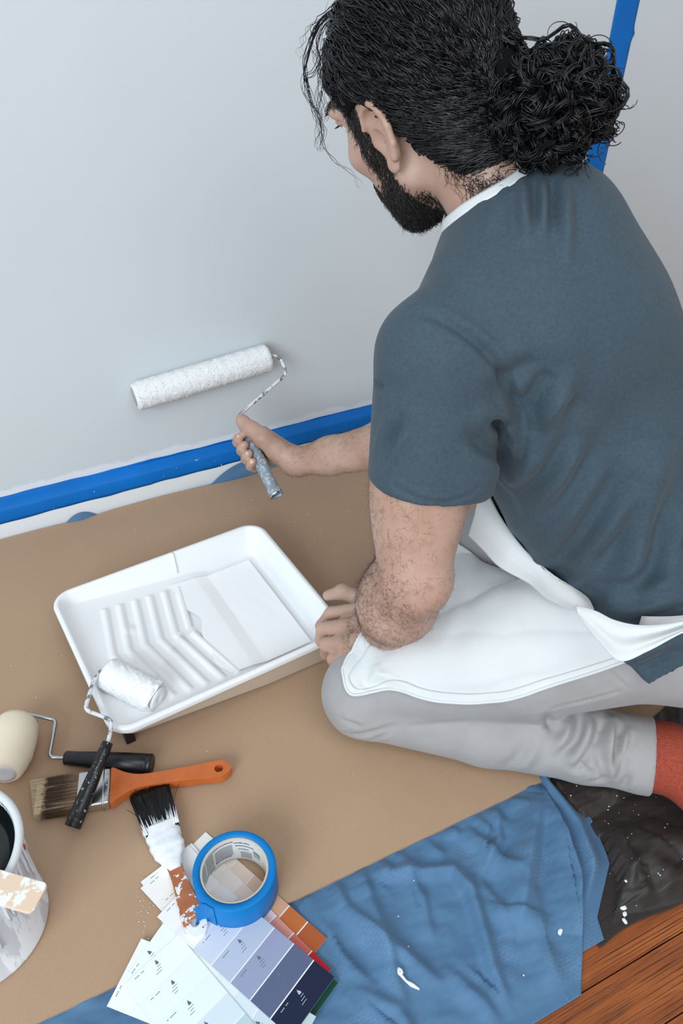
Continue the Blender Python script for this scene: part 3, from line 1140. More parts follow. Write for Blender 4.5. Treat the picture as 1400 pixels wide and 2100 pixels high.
for sgn in (-0.6, 0.0, 0.62):
    c = FM + bdir * 0.0385 + bperp * 0.0278 * sgn + np.array([0, 0, 0.0085])
    mk('rivet', revolve([(0, 0.0016), (0.0008, 0.0014), (0.0011, 0.0006)], c, c + (0, 0, 1), 12), m_steel, parent=fer)
# handle outline, x from the ferrule's rear edge
ho = [(0.0, 0.0272), (0.004, 0.0268), (0.016, 0.019), (0.030, 0.0125), (0.046, 0.0098), (0.075, 0.0098), (0.110, 0.0112), (0.140, 0.0128), (0.152, 0.0132), (0.1600, 0.0085), (0.1655, 0.0020)]
L3 = ho[-1][0]
out = [(x, w_) for x, w_ in ho] + [(x, -w_) for x, w_ in reversed(ho)]
hx, hr = 0.1480, 0.0062
bmq = None
HB = FM + bdir * 0.043


def slab_with_hole(outline, hole_c, hole_r, c, ax, ay, z0, z1, nh=20, hole_ry=None):
    """prism of a 2-D outline with one round hole, by a bridge cut"""
    outline = [np.array(p, float) for p in outline]
    ring = [np.array([hole_c[0] + hole_r * math.cos(2 * math.pi * k / nh), hole_c[1] + (hole_ry or hole_r) * math.sin(2 * math.pi * k / nh)]) for k in range(nh)]
    import bmesh
    from mathutils.geometry import delaunay_2d_cdt
    pts = outline + ring
    no = len(outline)
    edges = [(i, (i + 1) % no) for i in range(no)] + [(no + i, no + (i + 1) % nh) for i in range(nh)]
    vs2, es2, fs2, *_ = delaunay_2d_cdt([Vector((float(p[0]), float(p[1]))) for p in pts], edges, [], 0, 1e-6)
    keep = []
    vs2 = [np.array(v_) for v_ in vs2]

    def inside(p, poly):
        r_ = False
        j = len(poly) - 1
        for i in range(len(poly)):
            if (poly[i][1] > p[1]) != (poly[j][1] > p[1]) and p[0] < (poly[j][0] - poly[i][0]) * (p[1] - poly[i][1]) / (poly[j][1] - poly[i][1]) + poly[i][0]:
                r_ = not r_
            j = i
        return r_
    for f_ in fs2:
        ce = sum(vs2[i] for i in f_) / len(f_)
        if inside(ce, outline) and not inside(ce, ring):
            keep.append(list(f_))
    c, ax, ay = np.asarray(c, float), np.asarray(ax, float), np.asarray(ay, float)
    az = np.array([0, 0, 1.0])
    n = len(vs2)
    top = [c + p[0] * ax + p[1] * ay + az * z1 for p in vs2]
    bot = [c + p[0] * ax + p[1] * ay + az * z0 for p in vs2]
    fcs = [f_ for f_ in keep] + [[i + n for i in f_][::-1] for f_ in keep]
    cnt = {}
    for f_ in keep:
        for i in range(len(f_)):
            e = (f_[i], f_[(i + 1) % len(f_)])
            cnt[e] = 1
    for (a_, b_) in list(cnt):
        if (b_, a_) not in cnt:
            fcs.append([b_, a_, a_ + n, b_ + n])
    return np.array(top + bot), fcs


ol = smooth_path(np.array([(x, w_, 0) for x, w_ in ho[:9]]), 40)[:, :2].tolist() + list(ho[9:])
out = ol + [(x, -w_) for x, w_ in reversed(ol)]
hnd = mk('handle', slab_with_hole(out, (hx, 0), hr, HB, bdir, bperp, -0.0072, 0.0072), m_orange, parent=fb, auto=50)
add_mod_bevel(hnd, 0.0014, 2)
hnd.modifiers['bevel'].limit_method = 'ANGLE'

# old brush thick with paint
ob = empty('paint_brush', (0.03, -0.75, CZ), 'old brush with stiff black bristles and handle caked in white paint', 'brush')
OT, OF, OE = np.array([0.0335, -0.6640]), np.array([0.0335, -0.7285]), np.array([0.0362, -0.8830])
od = (OF - OT) / np.linalg.norm(OF - OT)
odir = np.array([od[0], od[1], 0])
operp = np.array([-od[1], od[0], 0])
m_bk = mat('black_bristle', srgb(26, 27, 30), 0.45)
m_caked = bpy.data.materials.new('caked_paint')
m_caked.use_nodes = True
t = NT(m_caked)
v = t.coord()
t.b.inputs['Base Color'].default_value = srgb(233, 236, 241)
t.b.inputs['Roughness'].default_value = 0.45
bn = t.bump(t.noise(v, 42, 3, 0.55), 0.5, 0.004)
t.normal(bn)
OZ = 0.0205
fm = np.array([OF[0], OF[1], OZ])
g1 = bristles(fm, -odir, operp, 0.062, 0.0215, 0.0075, 1700, 51, w=0.0007, spread=1.22, jit=0.0035)
strag = []
for (sx, ex, ey) in ((-0.019, -0.016, 0.045), (-0.018, -0.006, 0.040), (0.019, 0.020, 0.052), (0.0185, 0.012, 0.045)):
    p0 = fm + operp * sx - odir * 0.02
    p1 = fm - odir * ey + operp * (sx + ex) + (0, 0, 0.006)
    strag.append(tube(smooth_path([p0, (p0 + p1) / 2 + (0, 0, 0.004), p1], 6), 0.00035, 4))
core = obox(fm - odir * 0.028, odir, operp, (0, 0, 1), 0.030, 0.0225, 0.0058)
mk('bristles', join(g1, core, *strag), m_bk, parent=ob)
# paint streaks running into the bristles
streaks = []
rs = np.random.RandomState(8)
for k in range(46):
    a_ = rs.uniform(-1, 1)
    p0 = fm + operp * a_ * 0.0225 + (0, 0, 0.0082) + odir * 0.004
    ln = rs.uniform(0.006, 0.022) * (1 + 0.6 * abs(a_))
    p1 = p0 - odir * ln + operp * a_ * 0.003 + (0, 0, -0.0008)
    streaks.append(tube([p0, (p0 + p1) / 2 + (0, 0, 0.0005), p1], [0.0012, 0.0008, 0.0003], 5))
fo = smooth_path(np.array([(-0.006, 0.0238, 0), (0.004, 0.0232, 0), (0.016, 0.0215, 0), (0.026, 0.0205, 0), (0.034, 0.0200, 0), (0.044, 0.0150, 0), (0.054, 0.0108, 0), (0.062, 0.0095, 0)]), 26)[:, :2]


def soft_body(half, c, ax, ay, th, seed, amp, nz=18, freq=70):
    """outline of half widths turned into a lumpy rounded body"""
    n = len(half)
    ang = np.linspace(0, 2 * math.pi, nz, endpoint=False)
    G = np.zeros((n, nz, 3))
    for i, (x, w_) in enumerate(half):
        tz = th(x) if callable(th) else th
        ca, sa = np.cos(ang), np.sin(ang)
        e = 0.55
        G[i] = c + x * ax + (np.sign(ca) * np.abs(ca) ** e * w_)[:, None] * ay + (np.sign(sa) * np.abs(sa) ** e * tz)[:, None] * np.array([0, 0, 1.0])
    nn = vnoise(G, freq, seed, 3)
    cen = G.mean(1, keepdims=True)
    dirn = G - cen
    dirn /= np.linalg.norm(dirn, axis=-1, keepdims=True)
    G = G + dirn * (nn * amp)[..., None]
    v_, q_ = grid(G, close_v=True)
    f_ = q_.tolist() + [list(range(nz)), [(n - 1) * nz + i for i in range(nz)][::-1]]
    return v_, f_


fer = mk('ferrule', join(soft_body(fo, fm, odir, operp, lambda x: np.interp(x, [0, 0.03, 0.06], [0.0095, 0.0105, 0.0080]), 61, 0.0016, 24), *streaks), m_caked, parent=ob)
fer['label'] = 'ferrule fully coated in thick white paint'
m_oldwood = bpy.data.materials.new('worn_wood_with_paint')
m_oldwood.use_nodes = True
t = NT(m_oldwood)
v = t.coord()
sep = t.add('ShaderNodeSeparateXYZ')
t.link(v, sep.inputs[0])
nz_ = t.noise(v, 95, 5, 0.65)
# more paint at the head and at the tail end of the handle
yy = sep.outputs[1]
bias = t.ramp(t.math('MULTIPLY', t.math('ADD', yy, 0.14), 6.0), [(0.0, (1, 1, 1, 1)), (0.10, (0.55, 0.55, 0.55, 1)), (0.22, (0.0, 0.0, 0.0, 1)), (0.58, (0.0, 0.0, 0.0, 1)), (0.78, (0.7, 0.7, 0.7, 1)), (0.9, (1, 1, 1, 1))])
f = t.ramp(t.math('ADD', nz_, t.math('MULTIPLY', bias, 0.35)), [(0.56, (0, 0, 0, 1)), (0.59, (1, 1, 1, 1))])
t.color(t.mix(f, t.ramp(t.noise(v, 30, 3), [(0.3, srgb(158, 88, 52)), (0.7, srgb(182, 108, 66))]), srgb(233, 236, 241)))
t.b.inputs['Roughness'].default_value = 0.5
t.normal(t.bump(f, 0.5, 0.0012))
hc = fm + odir * 0.054
odir2 = np.array([OE[0] - hc[0], OE[1] - hc[1], 0])
hl2 = float(np.linalg.norm(odir2))
odir2 /= hl2
operp2 = np.array([-odir2[1], odir2[0], 0])
ho2 = smooth_path(np.array([(0.0, 0.0100, 0), (0.015, 0.0088, 0), (0.035, 0.0105, 0), (0.060, 0.0130, 0), (0.078, 0.0138, 0), (0.090, 0.0128, 0), (hl2 - 0.004, 0.0092, 0), (hl2, 0.0050, 0)]), 40)[:, :2].tolist()
out = [tuple(p) for p in ho2] + [(x, -w_) for x, w_ in reversed(ho2)]
hnd = mk('handle', slab_with_hole(out, (hl2 - 0.018, 0.0), 0.0050, hc + (0, 0, -0.001), odir2, operp2, -0.0068, 0.0068), m_oldwood, parent=ob, auto=50)
add_mod_bevel(hnd, 0.0025, 3)
hnd['label'] = 'worn reddish wooden handle with white paint patches and a hole'

# ------------------------------------------------------------------ roll of blue tape
rt = empty('tape_roll', (0.097, -0.842, 0.013), 'thick roll of blue masking tape standing flat on the colour cards', 'tape')
TZ0, TZ1 = 0.0135, 0.0615
tcx, tcy = 0.0965, -0.8425
m_tape2 = mat('blue_tape_roll', srgb(0, 118, 190), 0.45, spec=0.25, var=0.06, vscale=12, bump=0.12, bscale=300, bdist=0.0004)
prof = [(TZ0, 0.0415), (TZ0, 0.0500), (TZ0 + 0.0008, 0.0506), (TZ1 - 0.0008, 0.0506), (TZ1, 0.0500), (TZ1, 0.0415), (TZ0, 0.0415)]
A0, A1 = np.array([tcx, tcy, 0.0]), np.array([tcx, tcy, 1.0])
mk('tape', revolve(prof, A0, A1, 96, False, False), m_tape2, parent=rt)
m_core = mat('core_paper', srgb(196, 186, 172), 0.7)
core = mk('core', revolve([(TZ0, 0.0388), (TZ0, 0.0416), (TZ1 - 0.0004, 0.0416), (TZ1 - 0.0004, 0.0388), (TZ0, 0.0388)], A0, A1, 72, False, False), m_core, parent=rt)
m_print = mat('core_label', srgb(214, 217, 221), 0.5)
m_printg = mat('core_label_grey', srgb(158, 163, 168), 0.5)
m_ink = mat('print_ink', srgb(40, 44, 52), 0.6)


def cyl_patch(a0, a1, z0, z1, r, n=None):
    n = n or max(3, int(abs(a1 - a0) / 0.08) + 2)
    P = np.array([[(tcx + r * math.cos(a), tcy + r * math.sin(a), z) for z in (z0, z1)] for a in np.linspace(a0, a1, n)])
    return grid(P)


rad = math.radians
mk('label_paper', cyl_patch(rad(12), rad(172), TZ0 + 0.003, TZ1 - 0.002, 0.03865, 40), m_print, parent=core)
gp = []
for a0, a1, z0, z1 in [(76, 112, 0.25, 0.75), (116, 138, 0.32, 0.92), (116, 150, 0.08, 0.28), (142, 166, 0.34, 0.9), (40, 62, 0.1, 0.4), (20, 36, 0.3, 0.6)]:
    gp.append(cyl_patch(rad(a0), rad(a1), TZ0 + 0.048 * z0, TZ0 + 0.048 * z1, 0.03850))
o = mk('label_block', join(*gp), m_printg, parent=core)
o['kind'] = 'stuff'
gi = []
rs = np.random.RandomState(2)
for z, a_s, a_e in [(0.86, 74, 114), (0.80, 42, 70), (0.66, 34, 70), (0.20, 80, 112), (0.5, 45, 66), (0.5, 18, 34)]:
    a_ = a_s
    while a_ < a_e:
        w_ = rs.uniform(0.7, 2.2)
        gi.append(cyl_patch(rad(a_), rad(a_ + w_), TZ0 + 0.048 * z, TZ0 + 0.048 * (z + rs.uniform(0.03, 0.055)), 0.03838, 2))
        a_ += w_ + 0.6
o = mk('label_print', join(*gi), m_ink, parent=core)
o['kind'] = 'stuff'
# loose end of the tape pinched at the left
a0 = rad(200)
pts = []
for k, u in enumerate(np.linspace(0, 1, 16)):
    a_ = rad(222) - (rad(222) - a0) * u
    r = 0.0512 + 0.0035 * max(0, u - 0.55) / 0.45 + 0.010 * max(0, (u - 0.75) / 0.25) ** 1.6
    tw = max(0, u - 0.6) / 0.4
    pts.append([(tcx + (r + 0.004 * math.sin(tw * 3 + zz * 3) * tw) * math.cos(a_), tcy + (r + 0.004 * math.sin(tw * 3 + zz * 3) * tw) * math.sin(a_), TZ0 + 0.001 + (TZ1 - TZ0 - 0.0005 - 0.010 * tw) * zz + 0.004 * tw) for zz in np.linspace(0, 1, 8)])
o = mk('loose_end', grid(np.array(pts)), m_tape2, parent=rt)
s_ = o.modifiers.new('solid', 'SOLIDIFY')
s_.thickness = 0.0005

# ------------------------------------------------------------------ colour cards
CW, CL = 0.0765, 0.212
rs = np.random.RandomState(4)
m_cardw = mat('card_white', srgb(232, 232, 232), 0.45)
SW = {}


def swatch_mat(c):
    if c not in SW:
        SW[c] = mat('swatch_paint', srgb(*c), 0.55, spec=0.3)
    return SW[c]


def color_card(tl, axis_deg, cols, z, label, light_ink=()):
    """card whose top-left corner is tl; it runs along axis_deg; cols from the top strip to the last"""
    ax = np.array([math.cos(rad(axis_deg)), math.sin(rad(axis_deg)), 0])
    ay = np.array([-ax[1], ax[0], 0])           # towards its top-right corner
    o0 = np.array([tl[0], tl[1], z])
    root = empty('color_card', (tl[0], tl[1], z), label, 'paint card', 'fanned colour cards')
    g = obox(o0 + ax * CL / 2 + ay * CW / 2, ax, ay, (0, 0, 1), CL / 2, CW / 2, 0.0003)
    mk('card', g, m_cardw, parent=root, smooth=False)
    n = len(cols)
    st = CL / n
    inkd, inkl = [], []
    for k, c in enumerate(cols):
        a0, a1 = k * st + (0.0 if k == 0 else 0.0006), (k + 1) * st - (0.0009 if k < n - 1 else 0)
        P = np.array([[o0 + ax * a_ + ay * b_ + (0, 0, 0.00042) for b_ in (0.0, CW)] for a_ in (a0, a1)])
        top, tf = grid(P)
        g = obox(o0 + ax * (a0 + a1) / 2 + ay * CW / 2 + (0, 0, 0.00036), ax, ay, (0, 0, 1), (a1 - a0) / 2, CW / 2, 0.00007)
        mk('swatch', g, swatch_mat(c), parent=root, smooth=False)
        # printed drop mark with three short lines, and a small name at the far left
        tgt = inkl if k in light_ink else inkd
        zc = (0, 0, 0.00050)
        c0 = o0 + ax * (a0 + 0.0075) + ay * CW * 0.52 + zc
        d = 0.0042
        tgt.append((np.array([c0 - ax * d * 0.9, c0 + ay * d * 0.45 + ax * d * 0.1, c0 + ay * d * 0.4 + ax * d * 0.5, c0 - ay * d * 0.4 + ax * d * 0.5, c0 - ay * d * 0.45 + ax * d * 0.1]), [[0, 1, 2, 3, 4]]))
        for q in range(3):
            p = c0 + ax * (0.0042 + q * 0.0032) - ay * 0.0015 * (q - 1)
            l = 0.0042 + 0.0012 * ((q * 7 + k) % 3)
            tgt.append((np.array([p - ay * l, p + ay * l * 0.2, p + ay * l * 0.2 + ax * 0.0006, p - ay * l + ax * 0.0006]), [[0, 1, 2, 3]]))
        p = o0 + ax * (a0 + 0.004) + ay * 0.012 + zc
        for q in range(6):
            if (q + k) % 6 == 3:
                continue
            pp = p + ay * q * 0.0021
            tgt.append((np.array([pp, pp + ay * 0.0014, pp + ay * 0.0014 + ax * 0.0011, pp + ax * 0.0011]), [[0, 1, 2, 3]]))
    if inkd:
        o_ = mk('print', join(*inkd), m_inkc, parent=root, smooth=False)
        o_['kind'] = 'stuff'
    if inkl:
        o_ = mk('print', join(*inkl), m_inkw, parent=root, smooth=False)
        o_['kind'] = 'stuff'
    return root


m_inkc = mat('card_ink', srgb(96, 104, 120), 0.6)
m_inkw = mat('card_ink_pale', srgb(176, 186, 204), 0.6)


def tl_from_right(pt, axis, back):
    """top-left corner from a point on the card's right edge that lies `back` metres from the top"""
    ax = np.array([math.cos(rad(axis)), math.sin(rad(axis))])
    ay = np.array([-ax[1], ax[0]])
    p = np.array(pt) - ax * back - ay * CW
    return p


z = CZ + 0.0010
dz = 0.00115
color_card(tl_from_right((0.0849, -0.7514), -65.8, 0.0), -65.8, [(236, 233, 228), (232, 224, 216), (226, 209, 198), (219, 190, 172), (206, 158, 128), (186, 104, 52), (168, 86, 44)], z, 'colour card at the right of the fan ending in burnt orange')
z += dz
color_card(tl_from_right((0.1289, -0.8966), -68.5, 0.1240), -68.5, [(236, 234, 234), (233, 227, 226), (230, 215, 214), (224, 196, 202), (212, 146, 138), (200, 106, 96), (196, 26, 34)], z, 'pink colour card of the fan ending in a bright red strip')
z += dz
color_card((-0.0102, -0.7811), -73.7, [(238, 237, 233), (235, 234, 228), (230, 229, 216), (208, 208, 172), (172, 175, 122), (132, 136, 80), (104, 108, 58)], z, 'cream to olive green colour card with a corner left of the old brush')
z += dz
color_card(tl_from_right((0.0585, -0.7610), -68.0, 0.0), -68.0, [(238, 236, 233), (235, 232, 228), (233, 228, 226), (226, 214, 211), (221, 203, 196), (214, 190, 180), (206, 176, 164)], z, 'off-white and rosy colour card under the blue tape roll')
z += dz
color_card((-0.0809, -0.9047), -44.5, [(236, 239, 238), (231, 236, 236), (226, 232, 233), (218, 226, 229), (208, 218, 222), (196, 208, 212), (180, 194, 198)], z, 'pale grey-white colour card at the lower left end of the fan')
z += dz
color_card((-0.0595, -0.8870), -55.0, [(234, 240, 240), (230, 237, 238), (226, 234, 236), (218, 228, 232), (208, 221, 227), (196, 212, 219), (182, 201, 208)], z, 'very pale mint colour card between its fanned neighbours')
z += dz
color_card(tl_from_right((0.0412, -0.9408), -70.0, 0.080), -70.0, [(234, 239, 242), (230, 237, 241), (226, 235, 240), (206, 221, 229), (180, 203, 211), (158, 186, 192), (140, 172, 178)], z, 'pale aqua colour card under the left edge of the lavender card')
z += dz
color_card((-0.0011, -0.8398), -63.3, [(196, 220, 206), (150, 190, 170), (110, 160, 138), (70, 130, 108), (40, 104, 84), (22, 84, 66), (12, 66, 52)], CZ + 0.0012, 'dark green colour card barely showing under the navy strip', ())
color_card((-0.0034, -0.8353), -63.3, [(236, 238, 243), (226, 229, 237), (203, 209, 225), (180, 190, 210), (146, 155, 184), (88, 97, 128), (17, 30, 58)], z, 'lavender to navy colour card on top of the fan', (6,))

# ------------------------------------------------------------------ paint can and stirring stick
CCx, CCy = -0.2005, -0.7440
can = empty('paint_can', (CCx, CCy, CZ), 'white paint can with black inside and drips down its side', 'can')
m_can = bpy.data.materials.new('can_side')
m_can.use_nodes = True
t = NT(m_can)
v = t.coord((1, 1, 0.25))
f = t.ramp(t.noise(v, 42, 4, 0.6), [(0.48, (0, 0, 0, 1)), (0.56, (1, 1, 1, 1))])
c = t.mix(f, srgb(206, 205, 210), srgb(232, 234, 238))
t.color(c)
t.b.inputs['Roughness'].default_value = 0.38
t.normal(t.bump(f, 0.4, 0.0015))
m_rim = mat('can_rim', srgb(214, 217, 219), 0.3)
m_inside = mat('black_can_inside', srgb(14, 20, 22), 0.25)
Z0, Z1 = CZ + 0.0005, 0.168
c0, c1 = np.array([CCx, CCy, 0.0]), np.array([CCx, CCy, 1.0])
mk('body', revolve([(Z0, 0.078), (Z0, 0.0822), (Z0 + 0.004, 0.0828), (Z0 + 0.006, 0.0812), (Z1 - 0.022, 0.0812), (Z1 - 0.012, 0.0826), (Z1 - 0.002, 0.0838), (Z1, 0.0838)], c0, c1, 72, True, False), m_can, parent=can)
mk('rim', revolve([(Z1 - 0.006, 0.0840), (Z1 - 0.004, 0.0885), (Z1 + 0.001, 0.0905), (Z1 + 0.0045, 0.0895), (Z1 + 0.0050, 0.0850), (Z1 + 0.0035, 0.0815), (Z1 - 0.002, 0.0800), (Z1 - 0.006, 0.0798)], c0, c1, 72, False, False), m_rim, parent=can)
mk('lining', revolve([(Z1 + 0.0010, 0.0806), (Z1 - 0.012, 0.0790), (Z1 - 0.022, 0.0700), (Z1 - 0.024, 0.0690), (Z1 - 0.024, 0.002)], c0, c1, 64, False, True), m_inside, parent=can)
rs = np.random.RandomState(12)
gd = []
for k in range(22):
    a_ = rs.uniform(-1.6, 0.9)
    ln = rs.uniform(0.015, 0.10)
    z_ = np.linspace(Z1 - 0.004, Z1 - ln, 8)
    r_ = 0.0826 + 0.0006 * (z_ > Z1 - 0.02)
    pth = [(CCx + r * math.cos(a_ + 0.006 * math.sin(q * 2)), CCy + r * math.sin(a_ + 0.006 * math.sin(q * 2)), zz) for q, (r, zz) in enumerate(zip(r_, z_))]
    gd.append(tube(pth, np.linspace(0.0026, 0.0012, 8) * rs.uniform(0.6, 1.6), 6))
o = mk('paint_drip', join(*gd), mat('dried_paint', srgb(236, 238, 242), 0.4), parent=can)
o['kind'] = 'stuff'
m_red = mat('red_paint_spot', srgb(186, 70, 66), 0.4)
pr_ = [(CCx + 0.0832 * math.cos(a_), CCy + 0.0832 * math.sin(a_), zz) for a_, zz in ((-0.10, 0.142), (-0.11, 0.138), (-0.115, 0.133))]
mk('red_spot', tube(pr_, [0.0012, 0.0022, 0.0008], 6), m_red, parent=can)

m_stick = bpy.data.materials.new('stick_wood')
m_stick.use_nodes = True
t = NT(m_stick)
v = t.coord()
f = t.ramp(t.noise(v, 48, 4, 0.6), [(0.52, (0, 0, 0, 1)), (0.55, (1, 1, 1, 1))])
t.color(t.mix(f, srgb(226, 200, 176), srgb(236, 236, 240)))
t.b.inputs['Roughness'].default_value = 0.6
SE, SD = np.array([-0.1060, -0.8460, 0.1772]), math.degrees(math.atan2(0.060, -0.083))
sa = math.atan2(-0.052, 0.060)
sx_ = np.array([math.cos(sa), math.sin(sa), 0])
sy_ = np.array([-sx_[1], sx_[0], 0])
Ls, Ws, Rs = 0.30, 0.0165, 0.006
ol = []
for cx_, cy_, a_s in ((-Rs, Ws - Rs, 90), (-Rs, -Ws + Rs, 0)):
    for q in np.linspace(0, 90, 6):
        a_ = rad(a_s - q)
        ol.append((cx_ + Rs * math.cos(a_), cy_ + Rs * math.sin(a_)))
ol += [(-Ls, -Ws), (-Ls, Ws)]
stick = mk('stir_stick', extrude_outline(ol, SE, sx_, sy_, (0, 0, 1), -0.0022, 0.0022), m_stick, loc=(float(SE[0]), float(SE[1]), 0.175), auto=40)
tag(stick, 'flat pale wooden stick smeared with white paint resting across the can', 'stick')
add_mod_bevel(stick, 0.0008, 2)
# ------------------------------------------------------------------ implicit surfaces -> meshes
def _n(v):
    v = np.asarray(v, float)
    return v / np.linalg.norm(v)


class Solid:
    """ordered list of blended primitives, meshed by surface nets on sparse blocks"""
    def __init__(s):
        s.p = []

    def cone(s, a, b, r1, r2, k=0.02, op=1, flat=None):
        a, b = np.asarray(a, float), np.asarray(b, float)
        R = max(r1, r2)
        c = (a + b) / 2
        rad_ = np.linalg.norm(b - a) / 2 + R * (1.0 if flat is None else max(1.0, flat[1]))
        ba = b - a
        l2 = max(ba @ ba, 1e-12)
        rr_ = r1 - r2
        a2 = max(l2 - rr_ * rr_, 1e-9)
        il2 = 1.0 / l2

        def f(p):
            if flat is not None:
                nv, sc = flat
                nv = _n(nv)
                pa0 = p - a
                h = pa0 @ nv
                p = p - (h * (1 - 1 / sc))[:, None] * nv
            pa = p - a
            y = pa @ ba
            z = y - l2
            q = pa * l2 - y[:, None] * ba
            x2 = (q * q).sum(1)
            y2 = y * y * l2
            z2 = z * z * l2
            kk = np.sign(rr_) * rr_ * rr_ * x2
            d = (np.sqrt(x2 * a2 * il2) + y * rr_) * il2 - r1
            m1 = np.sign(z) * a2 * z2 > kk
            m2 = (~m1) & (np.sign(y) * a2 * y2 < kk)
            d = np.where(m1, np.sqrt(x2 + z2) * il2 - r2, d)
            d = np.where(m2, np.sqrt(x2 + y2) * il2 - r1, d)
            return d
        s.p.append((f, c, rad_, k, op))
        return s

    def chain(s, pts, rs, k=0.02, op=1, flat=None):
        for i in range(len(pts) - 1):
            s.cone(pts[i], pts[i + 1], rs[i], rs[i + 1], k, op, flat)
        return s

    def ell(s, c, r, axes=None, k=0.02, op=1):
        c, r = np.asarray(c, float), np.asarray(r, float)
        A = np.eye(3) if axes is None else np.array([_n(a) for a in axes])

        def f(p):
            q = (p - c) @ A.T
            k0 = np.sqrt(((q / r) ** 2).sum(1)) + 1e-9
            k1 = np.sqrt(((q / (r * r)) ** 2).sum(1)) + 1e-9
            return k0 * (k0 - 1) / k1
        s.p.append((f, c, float(r.max()), k, op))
        return s

    def plane(s, c, nrm, k=0.004):
        """cut away the side the normal points to"""
        c, nrm = np.asarray(c, float), _n(nrm)

        def f(p):
            return (p - c) @ nrm
        s.p.append((f, None, None, k, 2))
        return s

    def fn(s, f, c, r, k, op):
        s.p.append((f, None if c is None else np.asarray(c, float), r, k, op))
        return s

    def ev(s, p, act=None):
        d = np.full(len(p), 1.0)
        for i, (f, c, R, k, op) in enumerate(s.p):
            m = None
            if act is not None:
                m = act[i]
                if m is not None:
                    if not m.any():
                        continue
            pp = p if m is None else p[m]
            e = f(pp)
            o = d if m is None else d[m]
            if op == 1:
                h = np.clip(0.5 + 0.5 * (o - e) / k, 0, 1)
                r = o * (1 - h) + e * h - k * h * (1 - h)
            elif op == -1:
                h = np.clip(0.5 - 0.5 * (o + e) / k, 0, 1)
                r = o * (1 - h) - e * h + k * h * (1 - h)
            else:
                h = np.clip(0.5 - 0.5 * (o - e) / k, 0, 1)
                r = o * (1 - h) + e * h + k * h * (1 - h)
            if m is None:
                d = r
            else:
                d[m] = r
        return d

    def mesh(s, h, lo, hi, inflate=0.0):
        lo, hi = np.asarray(lo, float), np.asarray(hi, float)
        B = 8
        nb = np.ceil((hi - lo) / (h * B)).astype(int)
        I = np.stack(np.meshgrid(*[np.arange(n) for n in nb], indexing='ij'), -1).reshape(-1, 3)
        ctr = lo + (I + 0.5) * B * h
        half = B * h * 0.866

        def active(c, rad_):
            act = []
            for (f, pc, R, k, op) in s.p:
                act.append(None if pc is None else (np.linalg.norm(c - pc, axis=1) < R * 1.15 + k * 1.5 + rad_ + 0.05))
            return act
        d = s.ev(ctr, active(ctr, half * 2.0)) - inflate
        keep = np.abs(d) < half * 1.9
        I, ctr = I[keep], ctr[keep]
        nB = len(I)
        g = np.arange(B + 1)
        off = np.stack(np.meshgrid(g, g, g, indexing='ij'), -1).reshape(-1, 3)
        G = (I[:, None, :] * B + off[None]).reshape(-1, 3)
        act0 = active(ctr, half)
        act = [None if a is None else np.repeat(a, len(off)) for a in act0]
        V = np.empty(len(G))
        CH = 400000
        for st in range(0, len(G), CH):
            sl = slice(st, st + CH)
            V[sl] = s.ev(lo + G[sl] * h, [None if a is None else a[sl] for a in act])
        V = (V - inflate).reshape(nB, B + 1, B + 1, B + 1)
        sg = V < 0
        cnt = np.zeros((nB, B, B, B), int)
        for dx in (0, 1):
            for dy in (0, 1):
                for dz_ in (0, 1):
                    cnt += sg[:, dx:B + dx, dy:B + dy, dz_:B + dz_]
        cells = np.argwhere((cnt > 0) & (cnt < 8))
        b = cells[:, 0]
        cc = cells[:, 1:]
        corner = {}
        for dx in (0, 1):
            for dy in (0, 1):
                for dz_ in (0, 1):
                    corner[(dx, dy, dz_)] = V[b, cc[:, 0] + dx, cc[:, 1] + dy, cc[:, 2] + dz_]
        acc = np.zeros((len(cells), 3))
        num = np.zeros(len(cells))
        for c0 in corner:
            for ax in range(3):
                if c0[ax] == 0:
                    c1 = list(c0)
                    c1[ax] = 1
                    v0, v1 = corner[c0], corner[tuple(c1)]
                    m = (v0 < 0) != (v1 < 0)
                    tt_ = np.where(m, v0 / np.where(m, v0 - v1, 1), 0)
                    pos = np.tile(np.array(c0, float), (len(cells), 1))
                    pos[:, ax] += tt_
                    acc[m] += pos[m]
                    num[m] += 1
        gc = I[b] * B + cc
        P = lo + (gc + acc / num[:, None]) * h
        dims = nb * B + 2
        key = lambda q: (q[:, 0] * dims[1] + q[:, 1]) * dims[2] + q[:, 2]
        kk = key(gc)
        order = np.argsort(kk)
        ks = kk[order]
        faces = []
        for ax in range(3):
            e0 = V[:, :B, :B, :B]
            sl = [slice(0, B)] * 3
            sl[ax] = slice(1, B + 1)
            e1 = V[:, sl[0], sl[1], sl[2]]
            m = np.argwhere((e0 < 0) != (e1 < 0))
            if not len(m):
                continue
            neg = e0[m[:, 0], m[:, 1], m[:, 2], m[:, 3]] < 0
            gp = I[m[:, 0]] * B + m[:, 1:]
            a1, a2 = (ax + 1) % 3, (ax + 2) % 3
            quad = []
            ok = np.ones(len(m), bool)
            for (s1, s2) in ((0, 0), (1, 0), (1, 1), (0, 1)):
                q = gp.copy()
                q[:, a1] -= s1
                q[:, a2] -= s2
                ok &= (q >= 0).all(1)
                kq = key(q)
                w = np.searchsorted(ks, kq)
                w = np.clip(w, 0, len(ks) - 1)
                ok &= ks[w] == kq
                quad.append(order[w])
            Q = np.stack(quad, 1)
            Q = np.where(neg[:, None], Q, Q[:, ::-1])
            faces.append(Q[ok])
        return P, np.concatenate(faces)


